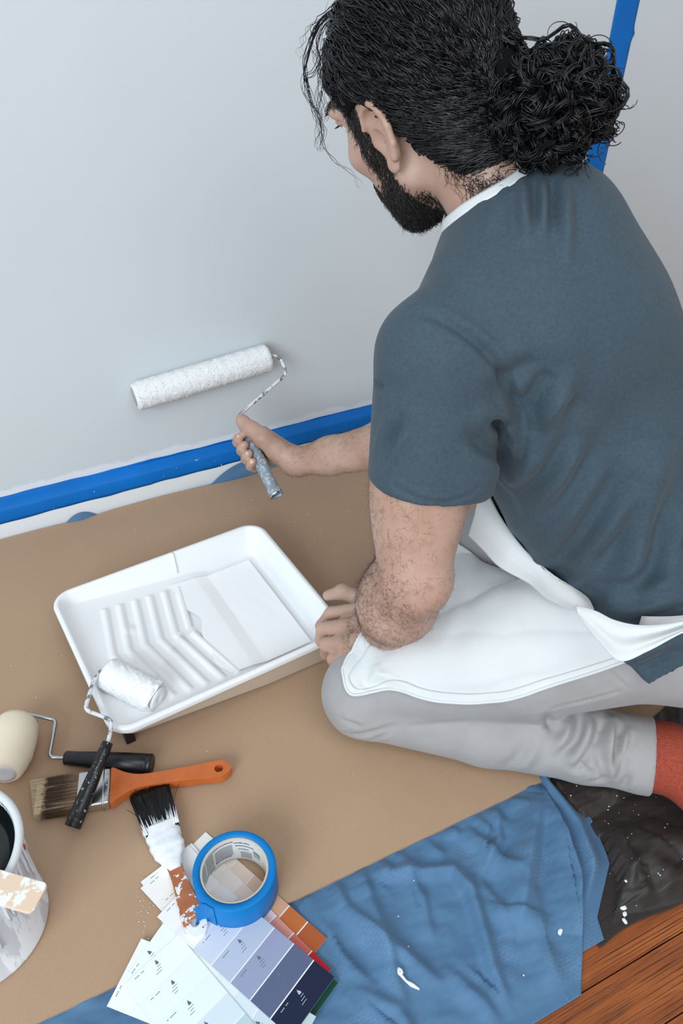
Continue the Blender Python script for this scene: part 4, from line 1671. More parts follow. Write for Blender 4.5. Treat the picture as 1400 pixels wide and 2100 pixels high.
def relax(P, Fq, it=1, lam=0.5, mask=None):
    n = len(P)
    a = np.concatenate([Fq[:, 0], Fq[:, 1], Fq[:, 2], Fq[:, 3]])
    b = np.concatenate([Fq[:, 1], Fq[:, 2], Fq[:, 3], Fq[:, 0]])
    deg = np.bincount(a, minlength=n) + np.bincount(b, minlength=n)
    for _ in range(it):
        S = np.stack([np.bincount(a, P[b, k], n) + np.bincount(b, P[a, k], n) for k in range(3)], 1) / np.maximum(deg, 1)[:, None]
        D = (S - P) * lam
        if mask is not None:
            D *= mask[:, None]
        P = P + D
    return P


def vnormals(P, Fq):
    e1 = P[Fq[:, 2]] - P[Fq[:, 0]]
    e2 = P[Fq[:, 3]] - P[Fq[:, 1]]
    fn_ = np.cross(e1, e2)
    N = np.zeros_like(P)
    for k in range(3):
        N[:, k] = sum(np.bincount(Fq[:, j], fn_[:, k], len(P)) for j in range(4))
    return N / (np.linalg.norm(N, axis=1, keepdims=True) + 1e-12)


def folds(P, N, lines, reach=0.06):
    """push vertices along their normals by ridges and valleys: (points, height, width[, sharp side])"""
    D = np.zeros(len(P))
    for ln in lines:
        pts, h, w = ln[0], ln[1], ln[2]
        pts = smooth_path(pts, 9) if len(pts) > 2 else np.asarray(pts, float)
        lo, hi = pts.min(0) - 4 * w, pts.max(0) + 4 * w
        m = ((P > lo) & (P < hi)).all(1)
        if not m.any():
            continue
        d, t_ = poly_dist(P[m], pts)
        env = np.clip(np.sin(np.pi * np.clip(t_ * 0.92 + 0.04, 0, 1)), 0, 1) ** 0.7
        D[m] += h * env * (np.exp(-(d / w) ** 2) - 0.35 * np.exp(-((d - 2.0 * w) / (w * 1.1)) ** 2))
    return P + N * np.clip(D, -0.0085, 0.03)[:, None]


# ------------------------------------------------------------------ joints of the kneeling person
KNEE_L, CALF_L, ANK_L = np.array([0.358, -0.688, 0.066]), np.array([0.494, -0.814, 0.066]), np.array([0.655, -0.936, 0.062])
HIP_L, THI_L = np.array([0.700, -0.880, 0.270]), np.array([0.545, -0.792, 0.178])
SIDE = np.array([0.62, 0.785, 0.0])                        # towards his right
KNEE_R, ANK_R, HIP_R = KNEE_L + SIDE * 0.24 + (0.03, 0, 0), ANK_L + SIDE * 0.25 - np.array([0.05, -0.04, 0]), HIP_L + SIDE * 0.19
PEL = (HIP_L + HIP_R) / 2
C7 = np.array([0.575, -0.655, 0.715])
SH_L, EL_L, WR_L = np.array([0.418, -0.712, 0.615]), np.array([0.373, -0.762, 0.350]), np.array([0.3945, -0.6592, 0.1660])
SH_R, EL_R, WR_R = np.array([0.645, -0.475, 0.575]), np.array([0.630, -0.400, 0.275]), np.array([0.462, -0.232, 0.172])
tl_, tu_ = _n((-0.66, -0.75, 0.12)), _n((-0.25, 0.22, 0.9))
tl_ = _n(tl_ - tu_ * (tl_ @ tu_))
tf_ = np.cross(tl_, tu_)                                    # chest faces this way
TAX = (tl_, tf_, tu_)
CH = np.array([0.610, -0.655, 0.545])


def torso(S, g=0.0, k=0.05):
    S.ell(CH, (0.165 + g, 0.110 + g, 0.215 + g), TAX, k)
    S.ell(CH + tu_ * 0.085 + tf_ * 0.00, (0.170 + g, 0.095 + g, 0.085 + g), TAX, k)
    bel = np.array([0.680, -0.730, 0.375])
    S.ell(bel, (0.150 + g, 0.118 + g, 0.165 + g), TAX, k)
    S.ell(PEL + (0.0, 0.0, 0.01), (0.165 + g, 0.125 + g, 0.12 + g), (tl_ * (1, 1, 0), tf_ * (1, 1, 0), (0, 0, 1)), k)
    return S


haz, hpi, hro = math.radians(102.0), math.radians(26.0), math.radians(-18.0)
HF = np.array([math.cos(haz) * math.cos(hpi), math.sin(haz) * math.cos(hpi), -math.sin(hpi)])
HL_ = np.array([-math.sin(haz), math.cos(haz), 0.0])
HU_ = np.cross(HF, HL_)
HL_ = HL_ * math.cos(hro) + HU_ * math.sin(hro)
HU_ = np.cross(HF, HL_)
HO = np.array([0.4330, -0.5420, 0.7870]) - 0.074 * HL_


def hp_(f, l, u):
    return HO + f * HF + l * HL_ + u * HU_


HAX = (HF, HL_, HU_)

# ------------------------------------------------------------------ skin
S = Solid()
# trunk and legs, a little inside the clothes
torso(S, -0.032)
S.chain([HIP_L, THI_L, KNEE_L + (0, 0, 0.03)], [0.088, 0.070, 0.050], 0.03)
S.chain([HIP_R, (HIP_R + KNEE_R) / 2 + (0, 0, 0.01), KNEE_R + (0, 0, 0.03)], [0.088, 0.070, 0.050], 0.03)
for kn, an in ((KNEE_L, ANK_L), (KNEE_R, ANK_R)):
    S.chain([kn, kn * 0.62 + an * 0.38, an], [0.046, 0.046, 0.032], 0.02)
    toe_ = ((0.035, -0.050, -0.018), (0.065, -0.115, -0.034)) if an is ANK_L else ((0.070, -0.016, -0.018), (0.120, -0.030, -0.034))
    S.chain([an, an + toe_[0], an + toe_[1]], [0.030, 0.022, 0.010], 0.02)
# shoulders and left arm
S.cone(C7 + (0, 0, -0.03), SH_L, 0.055, 0.055, 0.04)
S.cone(C7 + (0, 0, -0.03), SH_R, 0.055, 0.055, 0.04)
m_ = SH_L * 0.5 + EL_L * 0.5
S.chain([SH_L, m_, EL_L + (0, 0, 0.02)], [0.052, 0.0480, 0.0425], 0.02)
S.ell(SH_L * 0.42 + EL_L * 0.58 + tf_ * 0.010, (0.046, 0.046, 0.085), None, 0.03)
S.cone(EL_L + (0.004, -0.006, 0.012), EL_L, 0.036, 0.034, 0.02)
fm_ = EL_L * 0.68 + WR_L * 0.32
S.chain([EL_L, fm_ + (-0.004, -0.004, 0.0), EL_L * 0.25 + WR_L * 0.75, WR_L], [0.036, 0.0430, 0.034, 0.0275], 0.02)
S.ell(EL_L * 0.72 + WR_L * 0.28 + np.array([-0.018, 0.0, 0.01]), (0.036, 0.036, 0.055), None, 0.03)
# right arm
S.chain([SH_R, (SH_R + EL_R) / 2, EL_R], [0.054, 0.048, 0.040], 0.02)
fr = EL_R * 0.68 + WR_R * 0.32
S.chain([EL_R, fr, EL_R * 0.22 + WR_R * 0.78, WR_R], [0.040, 0.0440, 0.0315, 0.0265], 0.02)
# left hand on the tray corner
LM = [np.array(p) for p in [(0.4038, -0.5955, 0.145), (0.3775, -0.6245, 0.151), (0.3632, -0.6524, 0.15), (0.3582, -0.6746, 0.143)] ]
LP = [np.array(p) for p in [(0.367, -0.5497, 0.11), (0.3419, -0.575, 0.112), (0.3325, -0.6054, 0.112), (0.3313, -0.6315, 0.107)] ]
LD = [np.array(p) for p in [(0.3518, -0.5457, 0.086), (0.3398, -0.5717, 0.086), (0.3351, -0.5991, 0.085), (0.3382, -0.6233, 0.082)] ]
LT = [np.array(p) for p in [(0.3567, -0.5494, 0.074), (0.348, -0.5677, 0.067), (0.3463, -0.5925, 0.066), (0.35, -0.6159, 0.066)] ]
for i in range(4):
    S.cone(WR_L + (WR_L - EL_L) * 0.02, LM[i], 0.0200, 0.0125 - 0.001 * (i == 3), 0.014)
    S.ell(LM[i] + (0, 0, 0.001), (0.0128, 0.0128, 0.0122), None, 0.006)
for i in range(4):
    r0 = (0.0116, 0.0118, 0.0112, 0.0100)[i]
    S.chain([LM[i], LP[i]], [r0 + 0.0012, r0], 0.007)
    S.chain([LP[i], LD[i], LT[i]], [r0 + 0.0002, r0 - 0.0010, r0 - 0.0022], 0.003)
for i in range(3):
    S.cone(LM[i], LM[i + 1], 0.0115, 0.0112, 0.008)
    S.cone((LM[i] + LM[i + 1]) / 2, (LM[i] + LM[i + 1]) / 2 * 0.5 + (LP[i] + LP[i + 1]) / 2 * 0.5, 0.0095, 0.0085, 0.008)
S.cone(WR_L + (0.006, 0.008, -0.012), (0.4110, -0.5900, 0.139), 0.021, 0.0145, 0.014)
S.chain([(0.4122, -0.6106, 0.15), (0.4178, -0.5465, 0.118), (0.4077, -0.5062, 0.102), (0.3918, -0.4822, 0.08)], [0.0180, 0.0135, 0.0125, 0.0090], 0.008)
# right hand round the roller handle
e1 = _n((0.989, 0.112, 0.100))
ra = -hd
e1 = _n(e1 - ra * (e1 @ ra))
e2 = np.cross(ra, e1)


def grip(t_, ang, r):
    return HS + hd * t_ + r * (math.cos(rad(ang)) * e1 + math.sin(rad(ang)) * e2)


RTS = [0.024, 0.043, 0.0615, 0.0785]
RM = [grip(t_, a_, r) for t_, a_, r in zip(RTS, (20, 18, 14, 8), (0.036, 0.038, 0.037, 0.034))]
palm0 = WR_R + (WR_R - EL_R) * 0.06
for i in range(4):
    S.cone(palm0, RM[i], 0.0205, 0.0128 - 0.001 * (i == 3), 0.014)
    S.ell(RM[i], (0.0128, 0.0128, 0.0125), None, 0.006)
S.cone(grip(0.045, 330, 0.030), grip(0.075, 330, 0.030), 0.013, 0.013, 0.016)
for i in range(4):
    r0 = (0.0102, 0.0104, 0.0100, 0.0088)[i]
    t_ = RTS[i] + 0.001
    hr_ = 0.0115 + r0 * 0.92
    S.chain([RM[i], grip(t_, 75, hr_ + 0.006), grip(t_ + 0.001, 118, hr_ + 0.001)], [r0 + 0.001, r0 + 0.0004, r0], 0.004)
    S.chain([grip(t_ + 0.001, 118, hr_ + 0.001), grip(t_ + 0.002, 165, hr_), grip(t_ + 0.002, 196, hr_), grip(t_ + 0.002, 222, hr_ - 0.0006)], [r0, r0 - 0.0006, r0 - 0.0012, r0 - 0.0026], 0.003)
S.chain([palm0 + (WR_R - EL_R) * 0.02 - e2 * 0.004, grip(0.052, 300, 0.034), grip(0.026, 283, 0.0265), grip(0.004, 268, 0.0185), grip(-0.006, 264, 0.0165)], [0.020, 0.0170, 0.0128, 0.0108, 0.0085], 0.010)
# neck and head
S.cone(C7 + (-0.004, 0.012, -0.03), hp_(-0.035, 0, -0.045), 0.062, 0.054, 0.03)
S.ell(hp_(-0.012, 0, 0.040), (0.098, 0.076, 0.090), HAX, 0.02)          # cranium
S.ell(hp_(0.040, 0, -0.020), (0.060, 0.064, 0.085), HAX, 0.03)           # face
S.ell(hp_(0.050, 0, -0.075), (0.042, 0.044, 0.040), HAX, 0.03)           # jaw
S.ell(hp_(0.074, 0, -0.098), (0.020, 0.022, 0.018), HAX, 0.02)           # chin
for sg_ in (-1, 1):
    S.cone(hp_(0.000, 0.052 * sg_, -0.050), hp_(0.066, 0.022 * sg_, -0.100), 0.017, 0.014, 0.02)   # jaw line
    S.ell(hp_(0.066, 0.046 * sg_, -0.012), (0.022, 0.018, 0.016), HAX, 0.02)   # cheek bone
    S.cone(hp_(0.090, 0.012 * sg_, 0.046), hp_(0.078, 0.048 * sg_, 0.044), 0.010, 0.009, 0.012)   # brow
    S.ell(hp_(0.094, 0.032 * sg_, 0.026), (0.013, 0.016, 0.011), HAX, 0.012, -1)    # eye socket
    S.ell(hp_(0.082, 0.032 * sg_, 0.026), (0.0125, 0.0125, 0.0125), HAX, 0.003)    # eye ball under lids
    S.cone(hp_(0.0905, 0.022 * sg_, 0.0335), hp_(0.088, 0.044 * sg_, 0.0325), 0.0042, 0.0036, 0.004)  # upper lid
S.chain([hp_(0.094, 0, 0.032), hp_(0.108, 0, 0.008), hp_(0.116, 0, -0.010)], [0.0085, 0.0095, 0.0115], 0.010)
for sg_ in (-1, 1):
    S.ell(hp_(0.102, 0.013 * sg_, -0.014), (0.011, 0.0075, 0.0075), HAX, 0.006)
S.cone(hp_(0.094, -0.018, -0.050), hp_(0.094, 0.018, -0.050), 0.0058, 0.0058, 0.006)
S.cone(hp_(0.093, -0.015, -0.060), hp_(0.093, 0.015, -0.060), 0.0064, 0.0064, 0.005)
for sg_ in (-1, 1):
    # ear: tilted dish with a raised rim, hollow and lobe
    def ep(a_, r1, r2, out):
        ca, sa = math.cos(rad(a_)), math.sin(rad(a_))
        return hp_(-0.012 + 1.12 * r1 * ca - 0.006 * sa * 1.0, sg_ * (0.0775 + out - 0.06 * (r1 * ca)), 0.004 + 1.1 * r2 * sa)
    S.ell(hp_(-0.012, sg_ * 0.0785, 0.004), (0.0195, 0.0055, 0.032), (_n(HF - 0.08 * sg_ * HL_), _n(HL_ * sg_ + 0.08 * HF), _n(HU_ - 0.12 * HF)), 0.004)
    ring = [ep(a_, 0.0185, 0.0300, 0.004) for a_ in range(-150 - 0, 61, 21)]
    rim_pts = [ep(a_, 0.0180, 0.0300, 0.0070) for a_ in (20, 50, 80, 110, 140, 170, 200, 230)]
    S.chain(rim_pts, [0.0032, 0.0040, 0.0046, 0.0048, 0.0046, 0.0042, 0.0040, 0.0046], 0.002)
    S.ell(ep(262, 0.016, 0.0300, 0.0030), (0.0085, 0.0048, 0.0095), HAX, 0.004)
    S.ell(hp_(-0.007, sg_ * 0.0855, -0.001), (0.0105, 0.0095, 0.0140), HAX, 0.003, -1)
    S.ell(hp_(-0.013, sg_ * 0.0865, 0.021), (0.0100, 0.0062, 0.0085), HAX, 0.003, -1)
    S.ell(hp_(0.0055, sg_ * 0.0755, -0.003), (0.0042, 0.0042, 0.0065), HAX, 0.004)
Pb, Fb = S.mesh(0.0027, (0.28, -1.12, -0.01), (0.98, -0.10, 0.99))
Pb = relax(Pb, Fb, 1, 0.35)
Nb = vnormals(Pb, Fb)
# knuckle creases and tendons are small dips
m_skin = bpy.data.materials.new('skin')
m_skin.use_nodes = True
t = NT(m_skin)
v = t.coord()
c = t.ramp(t.noise(v, 16, 5), [(0.3, srgb(172, 134, 116)), (0.55, srgb(188, 153, 136)), (0.75, srgb(200, 166, 151))])
t.color(c)
t.b.inputs['Roughness'].default_value = 0.5
t.b.inputs['Subsurface Weight'].default_value = 0.12
t.b.inputs['Subsurface Radius'].default_value = (0.010, 0.004, 0.002)
t.b.inputs['Subsurface Scale'].default_value = 0.6
t.normal(t.bump(t.noise(v, 260, 4, 0.65), 0.25, 0.0012))
person = mk('person', (Pb, Fb), m_skin, loc=(0.60, -0.78, 0.010))
tag(person, 'bearded man with curly black bun kneeling to paint, grey t-shirt and white apron', 'person')

# ------------------------------------------------------------------ t-shirt
m_shirt = bpy.data.materials.new('grey_blue_jersey')
m_shirt.use_nodes = True
t = NT(m_shirt)
v = t.coord()
c = t.ramp(t.noise(v, 260, 4, 0.7), [(0.3, srgb(50, 67, 79)), (0.7, srgb(62, 79, 90))])
t.color(c)
t.b.inputs['Roughness'].default_value = 0.85
t.b.inputs['Sheen Weight'].default_value = 0.08
t.normal(t.bump(t.noise(v, 700, 2), 0.15, 0.0005))
T = Solid()
torso(T, 0.010, 0.06)
T.cone(C7 + (0, 0, -0.022), SH_L, 0.062, 0.062, 0.05)
T.cone(C7 + (0, 0, -0.022), SH_R, 0.062, 0.062, 0.05)
T.chain([C7 + (0.00, -0.005, -0.022), C7 + (0.045, -0.05, -0.12), (0.725, -0.79, 0.42)], [0.052, 0.080, 0.08], 0.06)
hem = SH_L * 0.49 + EL_L * 0.51
T.cone(SH_L, hem + (EL_L - SH_L) * 0.1, 0.066, 0.0625, 0.014)
T.ell(SH_L * 0.55 + EL_L * 0.45 + np.array([0.026, -0.012, 0.0]), (0.055, 0.055, 0.070), None, 0.012)
hemr = SH_R * 0.42 + EL_R * 0.58
T.cone(SH_R, hemr + (EL_R - SH_R) * 0.1, 0.066, 0.062, 0.03)
ald = _n(EL_L - SH_L)
T.fn(lambda p: np.maximum(-((p - hem) @ _n(ald + np.array([0.10, 0, 0.0]))), np.linalg.norm(p - hem, axis=1) - 0.12), hem, 0.13, 0.004, -1) if False else None


def cut_hem(p):
    q = (p - hem) @ _n(ald + np.array([0.0, 0.05, 0.0]))
    d_ax = np.linalg.norm((p - SH_L) - ((p - SH_L) @ ald)[:, None] * ald, axis=1)
    return np.maximum(-q, d_ax - 0.082)


ardr = _n(EL_R - SH_R)


def cut_hem_r(p):
    q = (p - hemr) @ ardr
    d_ax = np.linalg.norm((p - SH_R) - ((p - SH_R) @ ardr)[:, None] * ardr, axis=1)
    return np.maximum(-q, d_ax - 0.082)


T.fn(cut_hem, hem, 0.2, 0.003, -1)
T.fn(cut_hem_r, hemr, 0.2, 0.003, -1)
T.cone(hem + ald * 0.03, hem - ald * 0.012, 0.056, 0.054, 0.003, -1)
T.cone(hemr + ardr * 0.03, hemr - ardr * 0.012, 0.055, 0.053, 0.003, -1)
# neckline and bottom hem
T.cone(HIP_L, HIP_L * 0.6 + THI_L * 0.4, 0.1215, 0.115, 0.03)
T.ell(HIP_L + (0.055, -0.030, -0.012), (0.127, 0.117, 0.117), None, 0.05)
T.ell(PEL + (0.01, -0.012, 0.0), (0.201, 0.161, 0.151), (tl_ * (1, 1, 0), tf_ * (1, 1, 0), (0, 0, 1)), 0.04)
T.plane((0.612, -0.948, 0.275), _n((0.56, -0.44, -0.52)), 0.004)
T.fn(lambda p: np.maximum(-((p - np.array([0.582, -0.925, 0.268])) @ _n((-0.82, 0.0, -0.57))), p[:, 2] - 0.335), None, None, 0.004, -1)
nk0, nk1 = C7 + np.array([-0.004, 0.012, -0.03]), hp_(-0.035, 0, -0.045)
nkd = _n(nk1 - nk0)


def neck_cut(p):
    q = (p - (nk0 + nkd * 0.052)) @ _n(nkd + np.array([-0.25, 0.20, 0.1]))
    return -q


T.fn(lambda p: -((p - (C7 + np.array([-0.012, 0.012, 0.020]))) @ _n(nkd + np.array([-0.30, 0.25, 0.15]))), None, None, 0.004, -1) if False else None
T.cone(nk0, nk1, 0.0655, 0.0655, 0.004, -1)
Pt, Ft = T.mesh(0.0033, (0.28, -1.08, 0.20), (0.98, -0.28, 0.85))
Nt = vnormals(Pt, Ft)
Pt = Pt + Nt * (0.0018 * vnoise(Pt, 7, 71, 2))[:, None]
SHIRT_LINES = [
    (np.array([[0.5268, -0.6733, 0.7657], [0.5129, -0.699, 0.7472], [0.5023, -0.7215, 0.7271]]), 0.0096, 0.006),
    (np.array([[0.5413, -0.6825, 0.769], [0.5261, -0.7087, 0.7482], [0.5167, -0.7261, 0.7311]]), 0.0096, 0.006),
    (np.array([[0.5576, -0.6924, 0.7695], [0.5439, -0.721, 0.7445], [0.5329, -0.7478, 0.7165]]), 0.0096, 0.007),
    (np.array([[0.533, -0.68, 0.7666], [0.5157, -0.7118, 0.7411]]), -0.0069, 0.005),
    (np.array([[0.5482, -0.6885, 0.7687], [0.531, -0.7202, 0.7414]]), -0.0069, 0.005),
    (np.array([[0.5143, -0.6673, 0.7596], [0.495, -0.6774, 0.7436], [0.4786, -0.6872, 0.7296]]), 0.0027, 0.007),
    (np.array([[0.3792, -0.7112, 0.6714], [0.3964, -0.7417, 0.6729], [0.4148, -0.7621, 0.6602], [0.4392, -0.7771, 0.6332], [0.4633, -0.7803, 0.5936], [0.483, -0.781, 0.5539], [0.4911, -0.7794, 0.5135], [0.4944, -0.7635, 0.4761]]), -0.008, 0.005),
    (np.array([[0.4439, -0.7799, 0.6066], [0.4628, -0.7833, 0.62], [0.4845, -0.7908, 0.6319]]), -0.0092, 0.0112),
    (np.array([[0.486, -0.786, 0.5618], [0.4867, -0.7933, 0.5944], [0.4968, -0.7975, 0.6189]]), -0.0138, 0.0112),
    (np.array([[0.4936, -0.7896, 0.5498], [0.4976, -0.798, 0.5827], [0.5109, -0.8026, 0.6043]]), 0.016, 0.0133),
    (np.array([[0.5021, -0.7545, 0.447], [0.5031, -0.7901, 0.5036], [0.5097, -0.801, 0.5578]]), 0.0192, 0.0171),
    (np.array([[0.5076, -0.7668, 0.4429], [0.5121, -0.7968, 0.4986], [0.5215, -0.8056, 0.5451]]), -0.0115, 0.0098),
    (np.array([[0.5161, -0.7773, 0.4294], [0.5254, -0.8064, 0.494], [0.5403, -0.8117, 0.5403]]), 0.016, 0.0171),
    (np.array([[0.5241, -0.7878, 0.4196], [0.5351, -0.8121, 0.4748], [0.5533, -0.8165, 0.5239]]), -0.0092, 0.0112),
    (np.array([[0.3393, -0.74, 0.5254], [0.3457, -0.7424, 0.5493], [0.3532, -0.749, 0.5744]]), -0.0092, 0.007),
    (np.array([[0.3408, -0.748, 0.5237], [0.348, -0.7507, 0.5476], [0.3553, -0.7558, 0.569]]), 0.003, 0.005),
    (np.array([[0.4116, -0.7889, 0.5636], [0.4382, -0.7889, 0.5411], [0.4865, -0.7649, 0.4982]]), -0.0115, 0.0084),
    (np.array([[0.4303, -0.7832, 0.5839], [0.4657, -0.7707, 0.5647], [0.4839, -0.7769, 0.536], [0.4882, -0.7707, 0.5025]]), 0.016, 0.0114),
    (np.array([[0.4356, -0.7821, 0.5721], [0.4682, -0.7655, 0.5516], [0.4793, -0.7709, 0.537]]), -0.0092, 0.007),
    (np.array([[0.3506, -0.6985, 0.5941], [0.3494, -0.7164, 0.5977]]), -0.0069, 0.004),
    (np.array([[0.3516, -0.7004, 0.6199], [0.3528, -0.7238, 0.6199], [0.3597, -0.7406, 0.6237]]), 0.0015, 0.008),
    (np.array([[0.5333, -0.7355, 0.3589], [0.5244, -0.7959, 0.4396], [0.5377, -0.8139, 0.5015]]), 0.016, 0.0171),
    (np.array([[0.543, -0.777, 0.3429], [0.5474, -0.8207, 0.4351], [0.5715, -0.8246, 0.5043]]), 0.0192, 0.019),
    (np.array([[0.5499, -0.7978, 0.3408], [0.5599, -0.8318, 0.4316], [0.5852, -0.8324, 0.492]]), -0.0138, 0.0112),
    (np.array([[0.5584, -0.8184, 0.3301], [0.573, -0.8443, 0.4218], [0.5986, -0.8389, 0.4853]]), 0.016, 0.0171),
    (np.array([[0.575, -0.8784, 0.3308], [0.6023, -0.8669, 0.399], [0.6209, -0.8478, 0.4774], [0.6288, -0.8312, 0.5234]]), 0.0224, 0.0266),
    (np.array([[0.5839, -0.8919, 0.3351], [0.6204, -0.8771, 0.3926], [0.6362, -0.8545, 0.4702]]), -0.0184, 0.0154),
    (np.array([[0.5741, -0.8534, 0.3453], [0.5867, -0.8563, 0.4114], [0.604, -0.8462, 0.4683]]), -0.0138, 0.014),
    (np.array([[0.5627, -0.8303, 0.3344], [0.5859, -0.8607, 0.374], [0.6176, -0.8771, 0.3899]]), 0.0128, 0.0152),
    (np.array([[0.5719, -0.8742, 0.3284], [0.6064, -0.8994, 0.3597], [0.6367, -0.9141, 0.3788]]), 0.016, 0.0152),
    (np.array([[0.5751, -0.8882, 0.3259], [0.6044, -0.9132, 0.3486], [0.6282, -0.9276, 0.3651]]), 0.0096, 0.007),
    (np.array([[0.6204, -0.8944, 0.3765], [0.6461, -0.8778, 0.413], [0.658, -0.8686, 0.445]]), 0.016, 0.019),
    (np.array([[0.5535, -0.7806, 0.3128], [0.5561, -0.811, 0.3329], [0.5622, -0.8326, 0.3604]]), -0.0092, 0.0084),
    (np.array([[0.339, -0.7545, 0.5097], [0.3549, -0.7819, 0.5008], [0.3864, -0.7987, 0.4954], [0.4205, -0.8028, 0.504]]), -0.0027, 0.0028),
    (np.array([[0.5708, -0.922, 0.2876], [0.591, -0.9339, 0.3066], [0.6174, -0.9497, 0.3339]]), 0.0128, 0.0133),
    (np.array([[0.5792, -0.9335, 0.2739], [0.5969, -0.9459, 0.2991], [0.6148, -0.9578, 0.3189]]), -0.0069, 0.006),
]
#@SHIRT
Pt = folds(Pt, Nt, SHIRT_LINES)
shirt = mk('t_shirt', (Pt, Ft), m_shirt, parent=person)

# ------------------------------------------------------------------ trousers and sock
m_trs = bpy.data.materials.new('grey_cotton')
m_trs.use_nodes = True
t = NT(m_trs)
v = t.coord()
t.color(t.ramp(t.noise(v, 30, 4), [(0.3, srgb(157, 154, 154)), (0.7, srgb(165, 162, 162))]))
t.b.inputs['Roughness'].default_value = 0.85
t.b.inputs['Sheen Weight'].default_value = 0.15
t.normal(t.bump(t.noise(v, 900, 2), 0.12, 0.0004))
Q = Solid()
for hip, thi, kn, an in ((HIP_L, THI_L, KNEE_L, ANK_L), (HIP_R, (HIP_R + KNEE_R) / 2 + (0, 0, 0.01), KNEE_R, ANK_R)):
    cal = kn * 0.55 + an * 0.45
    Q.chain([kn, cal, kn * 0.2 + an * 0.8, an, an + _n(an - kn) * 0.05], [0.056, 0.0585, 0.053, 0.050, 0.050], 0.012)
    Q.chain([hip, thi, kn + (0.004, 0.004, 0.024)], [0.106, 0.088, 0.058], 0.012)
    Q.ell(kn + (-0.004, 0.002, 0.012), (0.060, 0.058, 0.058), None, 0.02)
Q.ell(HIP_L + (0.055, -0.030, -0.012), (0.115, 0.105, 0.105), None, 0.05)
Q.ell(PEL + (0.01, -0.012, 0.0), (0.185, 0.145, 0.135), (tl_ * (1, 1, 0), tf_ * (1, 1, 0), (0, 0, 1)), 0.04)
ld = _n(ANK_L - KNEE_L)
CUFF = ANK_L + ld * 0.012
for an_ in (ANK_L, ANK_R):
    def cuff_cut(p, c_=an_ + ld * 0.012, n_=_n(ld + np.array([0.0, -0.02, 0.12]))):
        q_ = p - c_
        r_ = np.linalg.norm(q_ - (q_ @ ld)[:, None] * ld, axis=1)
        return np.maximum(-(q_ @ n_), r_ - 0.072)
    Q.fn(cuff_cut, None, None, 0.003, -1)
Q.cone(CUFF + ld * 0.02, CUFF - ld * 0.02, 0.043, 0.043, 0.003, -1)
Q.plane((0, 0, 0.0112), (0, 0, -1), 0.006)
Pq, Fq = Q.mesh(0.0033, (0.26, -1.10, -0.01), (1.02, -0.42, 0.46))
Nq = vnormals(Pq, Fq)
TROUSER_LINES = [
    (np.array([[0.3035, -0.7145, 0.0529], [0.3334, -0.7462, 0.0707], [0.3639, -0.7624, 0.0888]]), -0.004, 0.005),
    (np.array([[0.3017, -0.7181, 0.0862], [0.3136, -0.7324, 0.0854], [0.3228, -0.7398, 0.0813]]), -0.003, 0.004),
    (np.array([[0.329, -0.7336, 0.0407], [0.3428, -0.7508, 0.0605], [0.3595, -0.7617, 0.0773]]), -0.003, 0.004),
    (np.array([[0.477, -0.8613, 0.0509], [0.5092, -0.8726, 0.0973], [0.5242, -0.8805, 0.1605]]), -0.004, 0.008),
    (np.array([[0.4442, -0.8153, 0.1139], [0.412, -0.7946, 0.1025], [0.3791, -0.7734, 0.091]]), -0.002, 0.005),
    (np.array([[0.5166, -0.8773, 0.1601], [0.5391, -0.8669, 0.115], [0.5381, -0.8757, 0.1104]]), -0.008, 0.006),
    (np.array([[0.5844, -0.8768, 0.1184], [0.5632, -0.8996, 0.1089], [0.537, -0.9007, 0.0878]]), -0.01, 0.007),
    (np.array([[0.5953, -0.8758, 0.1183], [0.5715, -0.9003, 0.1122], [0.541, -0.9053, 0.0858]]), 0.007, 0.006),
    (np.array([[0.6019, -0.901, 0.1171], [0.5718, -0.9138, 0.1055], [0.5507, -0.9195, 0.0752]]), -0.01, 0.006),
    (np.array([[0.6243, -0.8962, 0.1141], [0.6029, -0.9134, 0.1137], [0.5886, -0.9332, 0.0973], [0.5875, -0.9469, 0.069]]), 0.013, 0.007),
    (np.array([[0.6176, -0.9115, 0.1143], [0.6026, -0.9293, 0.1061], [0.5949, -0.9404, 0.093]]), -0.012, 0.006),
    (np.array([[0.6252, -0.9204, 0.1132], [0.6049, -0.9388, 0.1008], [0.594, -0.9491, 0.0778]]), 0.007, 0.006),
    (np.array([[0.6264, -0.9287, 0.1121], [0.6064, -0.9423, 0.099], [0.5955, -0.9523, 0.0711]]), -0.006, 0.005),
    (np.array([[0.6058, -0.9591, 0.0779], [0.603, -0.9596, 0.0659], [0.6029, -0.9574, 0.0494]]), -0.005, 0.005),
    (np.array([[0.5638, -0.8756, 0.1163], [0.5509, -0.8888, 0.1082], [0.5345, -0.8925, 0.0961]]), 0.008, 0.007),
    (np.array([[0.5863, -0.9032, 0.1154], [0.5644, -0.9145, 0.1003], [0.5489, -0.9127, 0.0859]]), 0.007, 0.006),
    (np.array([[0.5507, -0.9202, 0.0727], [0.556, -0.9223, 0.0809], [0.5611, -0.9287, 0.0752]]), -0.004, 0.004),
    (np.array([[0.5201, -0.8658, 0.109], [0.5071, -0.8776, 0.0888], [0.4975, -0.8769, 0.055]]), 0.005, 0.008),
    (np.array([[0.5676, -0.9342, 0.0535], [0.5838, -0.9447, 0.0684]]), -0.004, 0.005),
    (np.array([[0.5688, -0.9264, 0.0913], [0.5725, -0.9354, 0.079], [0.5724, -0.9382, 0.0604]]), 0.005, 0.006),
    (np.array([[0.5175, -0.8805, 0.1743], [0.5505, -0.9027, 0.1988], [0.5832, -0.9269, 0.2287]]), -0.0022, 0.003),
    (np.array([[0.5682, -0.9118, 0.2539], [0.5754, -0.9204, 0.2441], [0.5863, -0.9291, 0.2324]]), -0.002, 0.003),
    (np.array([[0.6298, -0.9515, 0.1068], [0.6205, -0.9675, 0.0364]]), -0.0012, 0.002),
]
